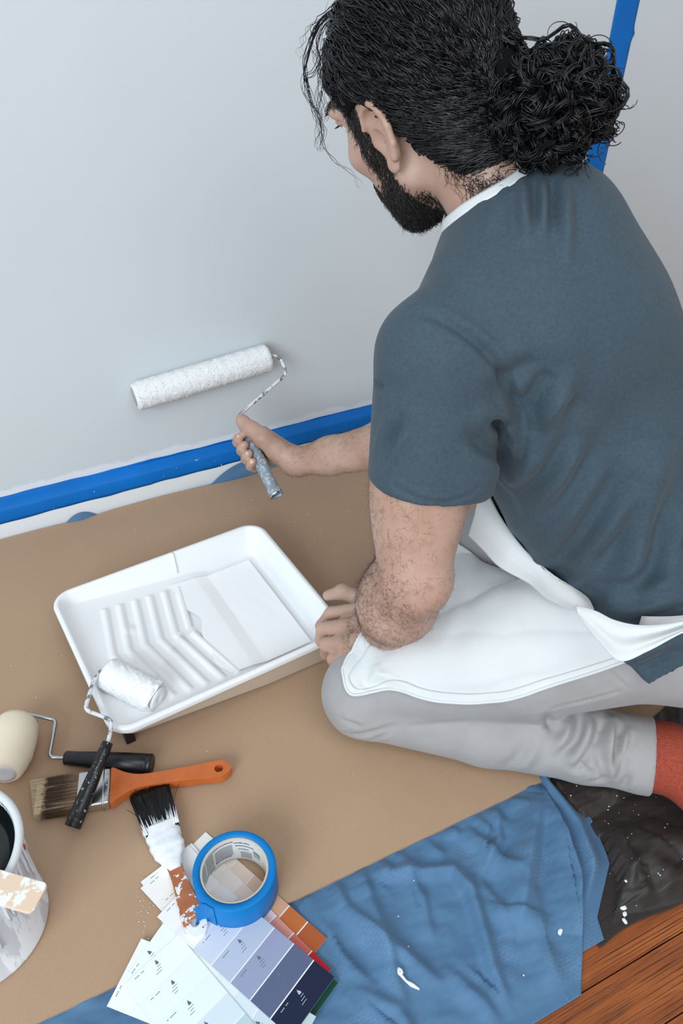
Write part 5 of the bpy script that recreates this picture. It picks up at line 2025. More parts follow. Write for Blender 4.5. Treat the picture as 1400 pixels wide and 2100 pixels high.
#@TROUSERS
Pq = folds(Pq, Nq, TROUSER_LINES)
trs = mk('trousers', (Pq, Fq), m_trs, parent=person)

m_sock = bpy.data.materials.new('rust_sock')
m_sock.use_nodes = True
t = NT(m_sock)
v = t.coord()
t.color(t.ramp(t.noise(v, 380, 3, 0.7), [(0.3, srgb(136, 52, 36)), (0.7, srgb(170, 76, 56))]))
t.b.inputs['Roughness'].default_value = 0.9
t.normal(t.bump(t.noise(v, 700, 2), 0.4, 0.0008))
K = Solid()
for an in (ANK_L, ANK_R):
    K.chain([an - ld * 0.04, an + ld * 0.01, an + ld * 0.030 + (0.002, -0.004, 0.010)], [0.038, 0.040, 0.038], 0.02)
    toe_ = ((0.045, -0.075, -0.012), (0.062, -0.145, -0.030)) if an is ANK_L else ((0.085, -0.020, -0.016), (0.145, -0.035, -0.030))
    K.chain([an + ld * 0.030 + (0, 0, 0.008), an + toe_[0], an + toe_[1]], [0.040, 0.034, 0.022], 0.025, 1)
K.plane((0, 0, 0.0112), (0, 0, -1), 0.006)
Pk, Fk = K.mesh(0.0033, (0.55, -1.2, -0.02), (1.02, -0.6, 0.2))
sock = mk('sock', (Pk, Fk), m_sock, parent=person)
# ------------------------------------------------------------------ hair
m_hair = bpy.data.materials.new('black_hair')
m_hair.use_nodes = True
t = NT(m_hair)
t.b.inputs['Base Color'].default_value = srgb(13, 14, 17)
t.b.inputs['Roughness'].default_value = 0.34
t.b.inputs['Specular IOR Level'].default_value = 0.5


def strands(curves, n=4):
    """many tapered tubes in one go: list of (points k x 3, radius at root, radius at tip), equal k per call group"""
    by = {}
    for P, r0, r1 in curves:
        by.setdefault(len(P), []).append((P, r0, r1))
    Vs, Fs, base = [], [], 0
    for k, L_ in by.items():
        P = np.array([c[0] for c in L_])
        r0 = np.array([c[1] for c in L_])
        r1 = np.array([c[2] for c in L_])
        m = len(P)
        T_ = np.gradient(P, axis=1)
        T_ /= np.linalg.norm(T_, axis=2, keepdims=True) + 1e-12
        a_ = np.zeros_like(T_)
        a_[..., 2] = 1.0
        sw = np.abs(T_[..., 2]) > 0.92
        a_[sw] = (1.0, 0.0, 0.0)
        N_ = np.cross(T_, a_)
        N_ /= np.linalg.norm(N_, axis=2, keepdims=True) + 1e-12
        # keep the normal from flipping along a strand
        for i in range(1, k):
            nn_ = N_[:, i - 1] - T_[:, i] * (N_[:, i - 1] * T_[:, i]).sum(1, keepdims=True)
            N_[:, i] = nn_ / (np.linalg.norm(nn_, axis=1, keepdims=True) + 1e-12)
        B_ = np.cross(T_, N_)
        s_ = np.linspace(0, 1, k)
        R_ = r0[:, None] * (1 - s_) + r1[:, None] * s_
        an = np.linspace(0, 2 * math.pi, n, endpoint=False)
        G = P[:, :, None, :] + R_[:, :, None, None] * (N_[:, :, None, :] * np.cos(an)[None, None, :, None] + B_[:, :, None, :] * np.sin(an)[None, None, :, None])
        idx = np.arange(m * k * n).reshape(m, k, n)
        nx = np.roll(idx, -1, axis=2)
        q = np.stack([idx[:, :-1], idx[:, 1:], nx[:, 1:], nx[:, :-1]], -1).reshape(-1, 4)
        Vs.append(G.reshape(-1, 3))
        Fs.append(q + base)
        base += m * k * n
    return np.concatenate(Vs), np.concatenate(Fs)


def hairline(f):
    return np.interp(f, [-0.10, -0.080, -0.058, -0.040, -0.026, -0.012, 0.008, 0.022, 0.026, 0.050, 0.062, 0.078, 0.10],
                     [-0.090, -0.082, -0.056, -0.018, 0.018, 0.040, 0.042, 0.034, 0.024, 0.040, 0.078, 0.100, 0.115])


def to_head(p):
    q = p - HO
    return q @ HF, q @ HL_, q @ HU_


HB_ = Solid()
HB_.ell(hp_(-0.016, 0, 0.044), (0.1020, 0.0835, 0.0960), HAX, 0.02)
HB_.ell(hp_(-0.060, 0, -0.020), (0.058, 0.066, 0.070), HAX, 0.03)
HB_.fn(lambda p: (hairline(to_head(p)[0]) - to_head(p)[2]) * 0.6, None, None, 0.006, 2)
HB_.fn(lambda p: 0.0016 * vnoise(p, 45, 5, 2) + 1e3 * 0 + (to_head(p)[0] - 0.100), None, None, 0.004, 2)
HB_.ell((0.552, -0.668, 0.832), (0.040, 0.038, 0.038), None, 0.012)
HB_.cone((0.552, -0.668, 0.832), hp_(-0.085, 0.0, 0.035), 0.016, 0.022, 0.02)
Ph, Fh = HB_.mesh(0.003, HO - 0.20, HO + 0.20)
Nh = vnormals(Ph, Fh)
Ph = Ph + Nh * (0.0020 * vnoise(Ph, 38, 6, 3))[:, None]
BUN = np.array([0.552, -0.668, 0.832])
BB = hp_(-0.108, 0.010, 0.030)
rs = np.random.RandomState(77)
cur = []
C0 = hp_(-0.014, 0, 0.044)
rad3 = np.array([0.1010, 0.0840, 0.0955])
BB = BUN
bb = np.array([(BB - C0) @ HF, (BB - C0) @ HL_, (BB - C0) @ HU_]) / rad3
bb /= np.linalg.norm(bb)
tries = 0
NK = 24
while len(cur) < 6400 and tries < 20000:
    tries += 1
    d = rs.normal(size=3)
    d /= np.linalg.norm(d)
    loc = d * rad3
    f_, l_, u_ = -0.014 + loc[0], loc[1], 0.044 + loc[2]
    if u_ < hairline(np.array(f_)) + 0.002 or f_ > 0.076:
        continue
    ang = math.acos(np.clip(d @ bb, -1, 1))
    if ang < 0.15:
        continue
    reach = rs.uniform(0.55, 1.0) if rs.rand() < 0.5 else min(1.0, rs.uniform(0.45, 1.1) / max(ang, 0.3))
    s_ = np.linspace(0, reach, NK)
    so = math.sin(ang)
    W = (np.sin((1 - s_) * ang)[:, None] * d + np.sin(s_ * ang)[:, None] * bb) / so
    tt_ = np.clip(s_ / max(reach, 0.01), 0, 1)
    low_ = (0.25 if f_ > 0.02 else 1.0) if u_ > -0.01 else 0.4
    if f_ > 0.048 and u_ < 0.085:
        continue
    lift = 1.0 + low_ * (0.015 + 0.12 * rs.rand() ** 2) * np.sin(np.clip(tt_, 0, 1) ** 1.5 * math.pi) ** 0.9 + 0.008
    L3_ = W * rad3 * lift[:, None]
    ff_, uu_ = -0.014 + L3_[:, 0], 0.044 + L3_[:, 2]
    lim_ = np.where((ff_ > -0.034), 0.001, -0.020)
    if (uu_ < hairline(ff_) + lim_).any():
        continue
    P = C0 + L3_[:, :1] * HF + L3_[:, 1:2] * HL_ + L3_[:, 2:] * HU_
    length = ang * reach * 0.1
    wl = rs.uniform(0.028, 0.050)
    amp = rs.uniform(0.0025, 0.0075)
    ph = rs.uniform(0, 6.28) + np.linspace(0, 1, NK) * length / wl * 6.28
    T_, N_, B_ = frames(P)
    for q in range(4):
        dph = rs.normal(0, 0.55)
        o1, o2 = rs.normal(0, 0.0010, 2)
        a2 = amp * rs.uniform(0.6, 1.3)
        w_ = np.linspace(0.1, 1, NK)[:, None]
        Pq_ = P + (N_ * np.cos(ph + dph)[:, None] + B_ * np.sin(ph + dph)[:, None]) * a2 * w_ + N_ * o1 + B_ * o2
        cur.append((Pq_, rs.uniform(0.0006, 0.0011), rs.uniform(0.0003, 0.0007)))
pend = []
# hair gathered from the crown and sides into the bun
for k in range(1100):
    d = rs.normal(size=3)
    d /= np.linalg.norm(d)
    ang = math.acos(np.clip(d @ bb, -1, 1))
    loc = d * rad3
    if ang > (1.5 if k % 2 else 0.95) or 0.044 + loc[2] < hairline(np.array(-0.014 + loc[0])) + 0.004:
        continue
    so = max(math.sin(ang), 0.05)
    pts_ = []
    for q_ in (0.0, 0.3, 0.6, 0.85):
        w_ = (math.sin((1 - q_) * ang) * d + math.sin(q_ * ang) * bb) / so
        w_ = w_ / np.linalg.norm(w_)
        l_ = w_ * rad3 * (1.015 + 0.05 * math.sin(q_ * 3.0) * rs.rand())
        pts_.append(C0 + l_[0] * HF + l_[1] * HL_ + l_[2] * HU_)
    pts_.append(BUN + _n(rs.normal(size=3)) * 0.034 + _n(C0 - BUN) * 0.012)
    pend.append((smooth_path(pts_, NK), 0, 0))
# hair combed up from the nape and behind the ear into the bun
for k in range(420):
    f0_ = rs.uniform(-0.105, -0.032)
    u0_ = float(hairline(np.array(f0_))) + rs.uniform(-0.004, 0.05)
    q_ = 1 - ((f0_ + 0.014) / 0.1055) ** 2 - ((u0_ - 0.044) / 0.0975) ** 2
    q2_ = 1 - ((f0_ + 0.060) / 0.058) ** 2 - ((u0_ + 0.020) / 0.070) ** 2
    l0_ = max(0.0845 * math.sqrt(max(q_, 0)), 0.066 * math.sqrt(max(q2_, 0)))
    if l0_ < 0.01:
        continue
    p0 = hp_(f0_, l0_ * 1.01, u0_)
    nd_ = _n(p0 - C0)
    p3 = BUN + _n(p0 - BUN) * 0.030
    p1 = p0 + (p3 - p0) * 0.35 + nd_ * rs.uniform(0.002, 0.010)
    p2 = p0 + (p3 - p0) * 0.70 + nd_ * rs.uniform(0.002, 0.012)
    pend.append((smooth_path([p0, p1, p2, p3], NK), 0, 0))
def lift_out(cv, gap):
    A_ = np.array([c[0] for c in cv])
    p_ = A_.reshape(-1, 3)
    for _ in range(3):
        d0 = HB_.ev(p_)
        m = d0 < gap
        if not m.any():
            break
        q = p_[m]
        g_ = np.stack([HB_.ev(q + np.eye(3)[k] * 0.002) - HB_.ev(q - np.eye(3)[k] * 0.002) for k in range(3)], 1)
        g_ /= np.linalg.norm(g_, axis=1, keepdims=True) + 1e-9
        p_[m] = q + g_ * np.clip(gap - d0[m], 0, 0.02)[:, None]
    A_ = p_.reshape(A_.shape)
    return [(A_[i], c[1], c[2]) for i, c in enumerate(cv)]


sub_ = []
for _j in range(3):
    sub_ += lift_out(pend[_j::3], (0.0010, 0.0030, 0.0055)[_j])
for P, _a, _b in sub_:
    ln_ = float(np.linalg.norm(np.diff(P, axis=0), axis=1).sum())
    T_, N_, B_ = frames(P)
    amp, wl = rs.uniform(0.0018, 0.0055), rs.uniform(0.024, 0.042)
    ph = rs.uniform(0, 6.28) + np.linspace(0, 1, NK) * ln_ / wl * 6.28
    for q in range(4):
        dph = rs.normal(0, 0.5)
        o1, o2 = rs.normal(0, 0.0012, 2)
        cur.append((P + (N_ * np.cos(ph + dph)[:, None] + B_ * np.sin(ph + dph)[:, None]) * amp * np.linspace(0.15, 1, NK)[:, None] + N_ * o1 + B_ * o2, rs.uniform(0.0006, 0.0010), 0.0006))
# the bun: curls wound round a ball, several hairs to a curl
for k in range(330):
    d = rs.normal(size=3)
    d /= np.linalg.norm(d)
    e_ = np.cross(d, rs.normal(size=3))
    e_ /= np.linalg.norm(e_)
    a0_, sp_a = rs.uniform(0, 6.28), rs.uniform(1.0, 2.6)
    aa = a0_ + np.linspace(0, sp_a, NK)
    lump = 1 + 0.10 * math.sin(5 * d[0] + 3 * d[1] + 1) + 0.06 * math.sin(9 * d[2])
    R0 = rs.uniform(0.030, 0.054) * lump
    P0_ = BUN + (np.cos(aa)[:, None] * d + np.sin(aa)[:, None] * e_) * R0 * np.array([1.10, 1.0, 1.0])
    wl = rs.uniform(0.022, 0.042)
    ph = rs.uniform(0, 6.28) + np.linspace(0, 1, NK) * sp_a * R0 / wl * 6.28
    T_, N_, B_ = frames(P0_)
    amp = rs.uniform(0.0035, 0.0085)
    for q in range(6):
        dph = rs.normal(0, 0.28)
        o1, o2 = rs.normal(0, 0.0011, 2)
        a2 = amp * rs.uniform(0.8, 1.15)
        cur.append((P0_ + (N_ * np.cos(ph + dph)[:, None] + B_ * np.sin(ph + dph)[:, None]) * a2 + N_ * o1 + B_ * o2, rs.uniform(0.0006, 0.0011), rs.uniform(0.0004, 0.0008)))
# ringlets standing off the bun, thicker towards the back and below
for k in range(150):
    d = rs.normal(size=3) + np.array(cam_right) * 0.9 - np.array([0, 0, 0.15])
    d /= np.linalg.norm(d)
    if d @ np.array(cam_right) < -0.3:
        continue
    p0 = BUN + d * 0.046
    rr_ = rs.uniform(0.005, 0.011)
    tn = np.cross(d, rs.normal(size=3))
    tn /= np.linalg.norm(tn)
    turns = rs.uniform(0.7, 1.6)
    aa = np.linspace(0, turns * 6.28, NK)
    out_ = rs.uniform(0.004, 0.016)
    ctr_ = p0 + d * out_ * np.linspace(0, 1, NK)[:, None]
    P = ctr_ + (np.sin(aa)[:, None] * tn + (1 - np.cos(aa))[:, None] * d * 0.8) * rr_ + np.cross(d, tn) * (np.linspace(0, 1, NK)[:, None]) * rs.normal(0, 0.010) + np.array([0, 0, -0.012]) * (np.linspace(0, 1, NK)[:, None] ** 2) * rs.rand()
    cur.append((P, rs.uniform(0.0005, 0.0012), rs.uniform(0.0002, 0.0006)))
# wisps at the nape
for k in range(420):
    f_, u_ = rs.uniform(-0.085, -0.048), 0
    u_ = float(hairline(np.array(f_))) - rs.uniform(-0.006, 0.022)
    d2 = math.sqrt(max(0.0, 1 - ((f_ + 0.012) / 0.098) ** 2 - ((u_ - 0.040) / 0.092) ** 2))
    p0 = hp_(f_, max(0.030, 0.070 * d2 + 0.004), u_)
    dr_ = _n(-HU_ * rs.uniform(0.3, 1.0) - HF * rs.uniform(0.2, 0.9) + HL_ * rs.uniform(0.0, 0.35) + rs.normal(0, 0.25, 3))
    s_ = np.linspace(0, 1, 12)[:, None]
    ln = rs.uniform(0.010, 0.030)
    sd = _n(np.cross(dr_, HL_))
    P = p0 + dr_ * ln * s_ + sd * 0.002 * np.sin(s_ * rs.uniform(4, 10) + rs.uniform(0, 6)) + HL_ * 0.001
    cur.append((P, rs.uniform(0.0003, 0.0006), 0.00012))
# loose locks hanging in front of the forehead
LOCKS = [
    (np.array([(0.464, -0.4395, 0.8896), (0.4438, -0.4147, 0.8904), (0.4236, -0.4067, 0.8723), (0.4072, -0.4122, 0.8409), (0.4012, -0.4319, 0.8152), (0.4086, -0.4422, 0.7915), (0.4031, -0.4624, 0.7655)]), 9, 0.0007),
    (np.array([(0.4536, -0.4307, 0.8938), (0.4387, -0.4066, 0.8807), (0.4239, -0.4052, 0.858), (0.4175, -0.4247, 0.8323), (0.4099, -0.4333, 0.8023), (0.4056, -0.4522, 0.7785)]), 7, 0.0007),
    (np.array([(0.4428, -0.4289, 0.8737), (0.4282, -0.422, 0.8574), (0.4126, -0.4223, 0.8323), (0.4005, -0.4221, 0.8259), (0.4005, -0.441, 0.8045), (0.4106, -0.447, 0.7871)]), 4, 0.0007),
    (np.array([(0.4086, -0.4422, 0.7915), (0.4041, -0.4629, 0.7655), (0.4117, -0.48, 0.7504), (0.4236, -0.4934, 0.7417), (0.429, -0.5075, 0.7287)]), 3, 0.0004),
    (np.array([(0.4074, -0.4511, 0.7806), (0.3962, -0.4552, 0.7698), (0.3974, -0.4615, 0.7633), (0.4061, -0.4639, 0.7655)]), 2, 0.0003),
    (np.array([(0.4456, -0.4232, 0.8979), (0.429, -0.4018, 0.8807), (0.4158, -0.4103, 0.8638), (0.4172, -0.4259, 0.8469)]), 5, 0.0006),
    (np.array([(0.4235, -0.4216, 0.8553), (0.4239, -0.4278, 0.8323), (0.4135, -0.4416, 0.8109), (0.4116, -0.4475, 0.7871)]), 5, 0.0006),
    (np.array([(0.4372, -0.4282, 0.8876), (0.4202, -0.4013, 0.8765), (0.4063, -0.4076, 0.8617), (0.4038, -0.4067, 0.8451)]), 3, 0.0004),
]
for lk, nst, th in LOCKS:
    lk = smooth_path(lk, 60)
    for k in range(nst):
        o_ = rs.normal(0, 0.0030 if nst > 3 else 0.0012, 3)
        wob = np.linspace(0, 1, 60)[:, None]
        ph = rs.uniform(0, 6.28)
        A_ = rs.uniform(0.0012, 0.0030)
        P = lk + o_ * (0.3 + wob) + A_ * np.stack([np.sin(wob[:, 0] * 26 + ph), np.cos(wob[:, 0] * 22 + ph), 0.3 * np.sin(wob[:, 0] * 31 + ph)], 1) * (0.3 + wob)
        en = rs.randint(42, 60) if nst > 3 else 59
        P = P[:en + 1][np.linspace(0, en, 60).astype(int)] if False else P
        cur.append((P, th * rs.uniform(0.6, 1.2), th * 0.25))
# frizz around the crown
for k in range(240):
    d = rs.normal(size=3)
    d /= np.linalg.norm(d)
    loc = d * rad3 * 1.03
    if 0.044 + loc[2] < hairline(np.array(-0.014 + loc[0])) + 0.02:
        continue
    p0 = C0 + loc[0] * HF + loc[1] * HL_ + loc[2] * HU_
    nd = _n(p0 - C0)
    tn = _n(np.cross(nd, rs.normal(size=3)))
    s_ = np.linspace(0, 1, 16)[:, None]
    ln = rs.uniform(0.010, 0.028)
    P = p0 + nd * ln * 0.6 * s_ * (1 - 0.5 * s_) + tn * ln * s_ + np.cross(nd, tn) * 0.003 * np.sin(s_ * rs.uniform(5, 12))
    cur.append((P, 0.0003, 0.00012))
gv, gf = strands(cur, 3)
hv = np.concatenate([Ph, gv])
hf = np.concatenate([Fh, gf + len(Ph)])
hair = mk('hair', (hv, hf), m_hair, parent=person)
m_base_hair = mat('matte_hair_base', srgb(14, 14, 16), 0.85, spec=0.1)  # rough black base of the hair under the glossier strands
hair.data.materials.append(m_base_hair)
_mi = np.zeros(len(hair.data.polygons), dtype=np.int32)
_mi[:len(Fh)] = 1
hair.data.polygons.foreach_set('material_index', _mi)

# ------------------------------------------------------------------ beard, brows, lashes, arm hair: sown on the skin
m_beard = mat('beard_hair', srgb(30, 27, 26), 0.45)
m_fine = mat('fine_body_hair', srgb(84, 62, 48), 0.55)
fH, lH, uH = to_head(Pb)


def sow(prob, n, dirf, ln, r0, seed, k=5, curl=0.25, lift=0.5):
    rs_ = np.random.RandomState(seed)
    p_ = prob / prob.sum()
    ids = rs_.choice(len(Pb), n, p=p_)
    out_ = []
    for i in ids:
        nn_ = Nb[i]
        d_ = dirf(i) if callable(dirf) else np.asarray(dirf)
        d_ = d_ - nn_ * (d_ @ nn_)
        d_ = _n(d_ + rs_.normal(0, curl, 3))
        d_ = _n(d_ - nn_ * (d_ @ nn_) * 0.7 + nn_ * lift * rs_.uniform(0.4, 1.2))
        L_ = ln * rs_.uniform(0.5, 1.3)
        s_ = np.linspace(0, 1, k)[:, None]
        sd = np.cross(d_, nn_)
        p0 = Pb[i] + rs_.normal(0, 0.001, 3) - nn_ * 0.0006
        P_ = p0 + d_ * L_ * s_ - nn_ * L_ * 0.35 * lift * s_ ** 2 + sd * L_ * 0.15 * np.sin(s_ * 5 + rs_.uniform(0, 6))
        out_.append((P_, r0 * rs_.uniform(0.7, 1.2), r0 * 0.3))
    return out_


inhead = (np.abs(lH) < 0.075) & (fH > -0.03) & (uH > -0.125) & (uH < 0.06)
low = np.interp(fH, [-0.02, 0.0, 0.020, 0.040, 0.060, 0.080, 0.11], [-0.072, -0.060, -0.030, -0.034, -0.046, -0.042, -0.034])
side = (fH > 0.014) & (fH < 0.042) & (uH < 0.052) & (np.abs(lH) > 0.045) & (np.abs(lH) < 0.0735)
bz = inhead & (np.abs(lH) < 0.0735) & (fH > -0.012) & ((uH < low) | side) & (fH < 0.12)
lips = (np.abs(lH) < 0.020) & (fH > 0.088) & (uH < -0.046) & (uH > -0.066)
bz &= ~lips
dens = np.where(bz, 1.0, 0.0)
dens *= np.clip((low - uH) / 0.022, 0.12, 1) * np.where(fH < 0.012, 0.35, 1.0)
dens = np.where(side & bz, np.maximum(dens, 0.9), dens)
bd_ = sow(dens, 13000, lambda i: -HU_ * 0.9 + HF * 0.35, 0.0115, 0.00050, 5, 5, 0.30, 0.45)
mo = inhead & (np.abs(lH) < 0.030) & (fH > 0.085) & (uH < -0.026) & (uH > -0.046)
bd_ += sow(np.where(mo, 1.0, 0.0), 700, lambda i: -HU_ + HL_ * np.sign(lH[i]) * 0.6, 0.010, 0.00042, 6)
mk('beard', strands(bd_, 3), m_beard, parent=person)
eb = inhead & (np.abs(lH) > 0.010) & (np.abs(lH) < 0.054) & (fH > 0.06) & (uH > 0.043) & (uH < 0.055)
for sg_ in (-1, 1):
    e_ = sow(np.where(eb & (lH * sg_ > 0), 1.0, 0.0), 420, lambda i: HL_ * sg_ * 0.9 - HF * 0.3 + HU_ * 0.25, 0.008, 0.00038, 9 + sg_)
    mk('eyebrow', strands(e_, 3), m_beard, parent=person)
np_ = (fH > -0.105) & (fH < -0.030) & (uH < hairline(fH) + 0.004) & (uH > hairline(fH) - 0.040) & (lH > -0.06) & (lH < 0.068)
if np_.sum() > 50:
    wz_ = np.where(np_, np.clip(1 - (hairline(fH) - uH) / 0.040, 0.03, 1) ** 1.6, 0.0)
    nw_ = sow(wz_, 900, lambda i: -HU_ * 0.7 - HF * 0.5, 0.017, 0.00034, 23, 7, 0.5, 0.30)
    mk('nape_hair', strands(nw_, 3), m_hair, parent=person)['kind'] = 'stuff'
m_eye = mat('eye_white', srgb(226, 222, 216), 0.15)
m_iris = mat('dark_iris', srgb(44, 30, 22), 0.15)
for sg_ in (-1, 1):
    ec = hp_(0.0815, 0.032 * sg_, 0.0245)
    ed_ = _n(HF * 0.9 - HU_ * 0.42)
    eye = mk('eye', revolve([(-0.0125 * math.cos(a_), 0.0125 * math.sin(a_)) for a_ in np.linspace(0.05, math.pi - 0.05, 14)], ec, ec + ed_, 24), m_eye, parent=person)
    mk('iris', revolve([(0.01215, 0.0055), (0.0126, 0.0045), (0.0130, 0.0020), (0.0130, 0.0003)], ec, ec + ed_, 20, False, True), m_iris, parent=eye)
    ls = []
    for k in range(34):
        u_ = k / 33.0
        p0 = hp_(0.0945 - 0.012 * u_ * u_, (0.020 + 0.026 * u_) * sg_, 0.0290 - 0.002 * abs(u_ - 0.5))
        dr_ = _n(HF * 0.9 + HL_ * sg_ * (0.1 + 0.8 * u_) - HU_ * 0.35)
        s_ = np.linspace(0, 1, 5)[:, None]
        ls.append((p0 + dr_ * 0.0095 * s_ + HU_ * 0.0028 * s_ ** 2, 0.00030, 0.0001))
    mk('eyelash', strands(ls, 3), m_beard, parent=person)

d1, t1 = seg_dist(Pb, SH_L, EL_L)
d2, t2 = seg_dist(Pb, EL_L, WR_L)
armL = np.where((d1 < 0.075) & (t1 > 0.42), 0.55, 0.0) + np.where((d2 < 0.06), 1.0, 0.0)
fl = EL_L - SH_L
armL[(lH ** 2 + fH ** 2 + uH ** 2) < 0.15 ** 2] = 0
inner = np.clip(0.35 + (-(Nb @ np.array(cam_right))) * 0.9, 0.15, 1.2)
ah = sow(armL * inner, 6800, lambda i: (WR_L - EL_L) * 1.0 + (EL_L - SH_L) * 0.35 + np.array(cam_right) * 0.08, 0.0115, 0.00012, 15, 5, 0.32, 0.24)
d3, t3 = seg_dist(Pb, EL_R, WR_R)
armR = np.where(d3 < 0.055, 1.0, 0.0) * np.clip(0.25 + 0.9 * np.abs(Nb[:, 2]), 0, 1)
ah += sow(armR, 3600, lambda i: (WR_R - EL_R) + np.array([0, 0, -0.08]), 0.0100, 0.00011, 16, 5, 0.3, 0.24)
hb = np.zeros(len(Pb))
dh_, th_ = seg_dist(Pb, WR_L, LM[2])
hb += np.where((dh_ < 0.03) & (Nb[:, 2] > 0.1), 1.0, 0)
if hb.sum() > 0:
    ah += sow(hb, 260, np.array([-0.6, 0.3, -0.2]), 0.008, 0.00016, 17, 5, 0.4, 0.25)
o = mk('arm_hair', strands(ah, 3), m_fine, parent=person)
o['kind'] = 'stuff'
# finger nails
m_nail = mat('finger_nail', srgb(222, 184, 170), 0.3)
for i in range(4):
    c_ = grip(RTS[i] + 0.003, 216, 0.0115 + (0.0102, 0.0104, 0.0100, 0.0088)[i] * 1.62)
    nr = _n(grip(0.05, 216, 1.0) - grip(0.05, 216, 0.0))
    tg = _n(grip(0.05, 220, 0.02) - grip(0.05, 212, 0.02))
    P = np.array([[c_ + tg * a_ * 0.0048 + hd * b_ * 0.0042 - nr * (0.0016 * b_ * b_ + 0.0012 * a_ * a_) for b_ in np.linspace(-1, 1, 7)] for a_ in np.linspace(-1, 1, 6)])
    mk('finger_nail', grid(P), m_nail, parent=person)
# ------------------------------------------------------------------ apron
m_apr = bpy.data.materials.new('cream_canvas')
m_apr.use_nodes = True
t = NT(m_apr)
v = t.coord()
t.color(t.ramp(t.noise(v, 14, 4), [(0.3, srgb(213, 216, 217)), (0.7, srgb(219, 222, 223))]))
t.b.inputs['Roughness'].default_value = 0.85
bn = t.bump(t.noise(v, 26, 4), 0.15, 0.004)
t.normal(t.bump(t.noise(v, 800, 2), 0.15, 0.0004, bn))
#@APRON
SKIRT = [[[0.3215, -0.6823, 0.1409], [0.3185, -0.7171, 0.1299], [0.3609, -0.7459, 0.1523], [0.4063, -0.7957, 0.158], [0.4578, -0.8394, 0.1792], [0.5075, -0.8751, 0.2188], [0.5601, -0.9086, 0.2609], [0.5926, -0.929, 0.2925]], [[0.3428, -0.6653, 0.1483], [0.3373, -0.7134, 0.1506], [0.3734, -0.7351, 0.1749], [0.4114, -0.7826, 0.1911], [0.4596, -0.8293, 0.2159], [0.5101, -0.8638, 0.2493], [0.5572, -0.8969, 0.2817], [0.5892, -0.92, 0.3061]], [[0.36, -0.662, 0.177], [0.3807, -0.6946, 0.1773], [0.402, -0.7102, 0.1924], [0.4315, -0.7475, 0.2152], [0.4789, -0.7959, 0.2493], [0.522, -0.8339, 0.2749], [0.56, -0.8742, 0.2959], [0.5935, -0.9066, 0.3157]], [[0.4387, -0.6021, 0.165], [0.4457, -0.6384, 0.1727], [0.4695, -0.645, 0.1892], [0.5009, -0.6737, 0.2116], [0.5226, -0.7244, 0.2361], [0.5485, -0.7792, 0.2615], [0.5665, -0.831, 0.2844], [0.5794, -0.878, 0.3109]], [[0.5174, -0.5422, 0.145], [0.5106, -0.5822, 0.16], [0.5369, -0.5797, 0.178], [0.5704, -0.5998, 0.2], [0.5663, -0.6529, 0.215], [0.5751, -0.7246, 0.24], [0.573, -0.7879, 0.265], [0.5652, -0.8495, 0.298]], [[0.5394, -0.5122, 0.123], [0.5326, -0.5522, 0.138], [0.5589, -0.5497, 0.156], [0.5924, -0.5698, 0.178], [0.5883, -0.6229, 0.193], [0.5971, -0.6946, 0.218], [0.595, -0.7579, 0.243], [0.5872, -0.8195, 0.276]]]
BIB = [[[0.504, -0.6884, 0.3236], [0.5098, -0.7121, 0.316], [0.5192, -0.7408, 0.3048], [0.5396, -0.7773, 0.2988], [0.5421, -0.8127, 0.3003], [0.5534, -0.8692, 0.3198]], [[0.5088, -0.6877, 0.3522], [0.515, -0.7143, 0.3416], [0.5221, -0.7414, 0.3309], [0.5381, -0.7803, 0.3198], [0.5414, -0.8182, 0.3189], [0.5467, -0.8775, 0.3318]], [[0.5215, -0.679, 0.3729], [0.5283, -0.7085, 0.3593], [0.533, -0.734, 0.349], [0.5447, -0.7753, 0.3328], [0.5487, -0.8158, 0.3294], [0.548, -0.8779, 0.3359]], [[0.563, -0.6682, 0.3759], [0.5697, -0.6981, 0.3618], [0.5743, -0.724, 0.351], [0.5776, -0.7678, 0.3338], [0.5629, -0.8126, 0.3295], [0.5488, -0.8777, 0.3359]], [[0.6472, -0.6092, 0.3445], [0.6545, -0.6411, 0.3284], [0.6597, -0.6688, 0.316], [0.646, -0.726, 0.3031], [0.5921, -0.7952, 0.3148], [0.5504, -0.8768, 0.3349]]]
STRAP = [[[0.5217, -0.875, 0.3552], [0.5347, -0.8942, 0.3567], [0.5455, -0.9144, 0.3558], [0.5626, -0.9381, 0.3626], [0.59, -0.9618, 0.3798], [0.6232, -0.9759, 0.4015]], [[0.5179, -0.8816, 0.3488], [0.5241, -0.9183, 0.3349], [0.5302, -0.9474, 0.3293], [0.5533, -0.9606, 0.348], [0.5821, -0.972, 0.3736], [0.6163, -0.9857, 0.3931]]]
#@END


def patch(rows, nu, nv):
    R_ = np.array(rows, float)
    A_ = np.stack([smooth_path(r, nv) for r in R_])
    return np.stack([smooth_path(A_[:, j], nu) for j in range(nv)], 1)


def push_out(P, solid, gap, it=4):
    sh = P.shape
    p = P.reshape(-1, 3).copy()
    for _ in range(it):
        d0 = solid.ev(p)
        m = d0 < gap
        if not m.any():
            break
        q = p[m]
        e = 0.002
        g_ = np.stack([solid.ev(q + np.eye(3)[k] * e) - solid.ev(q - np.eye(3)[k] * e) for k in range(3)], 1)
        g_ /= np.linalg.norm(g_, axis=1, keepdims=True) + 1e-9
        p[m] = q + g_ * np.clip(gap - d0[m], 0, 0.03)[:, None]
    return p.reshape(sh)


PS = patch(SKIRT, 90, 130)
PS = push_out(PS, Q, 0.006)
PS[..., 2] += 0.0016 * vnoise(PS, 9, 91, 2)


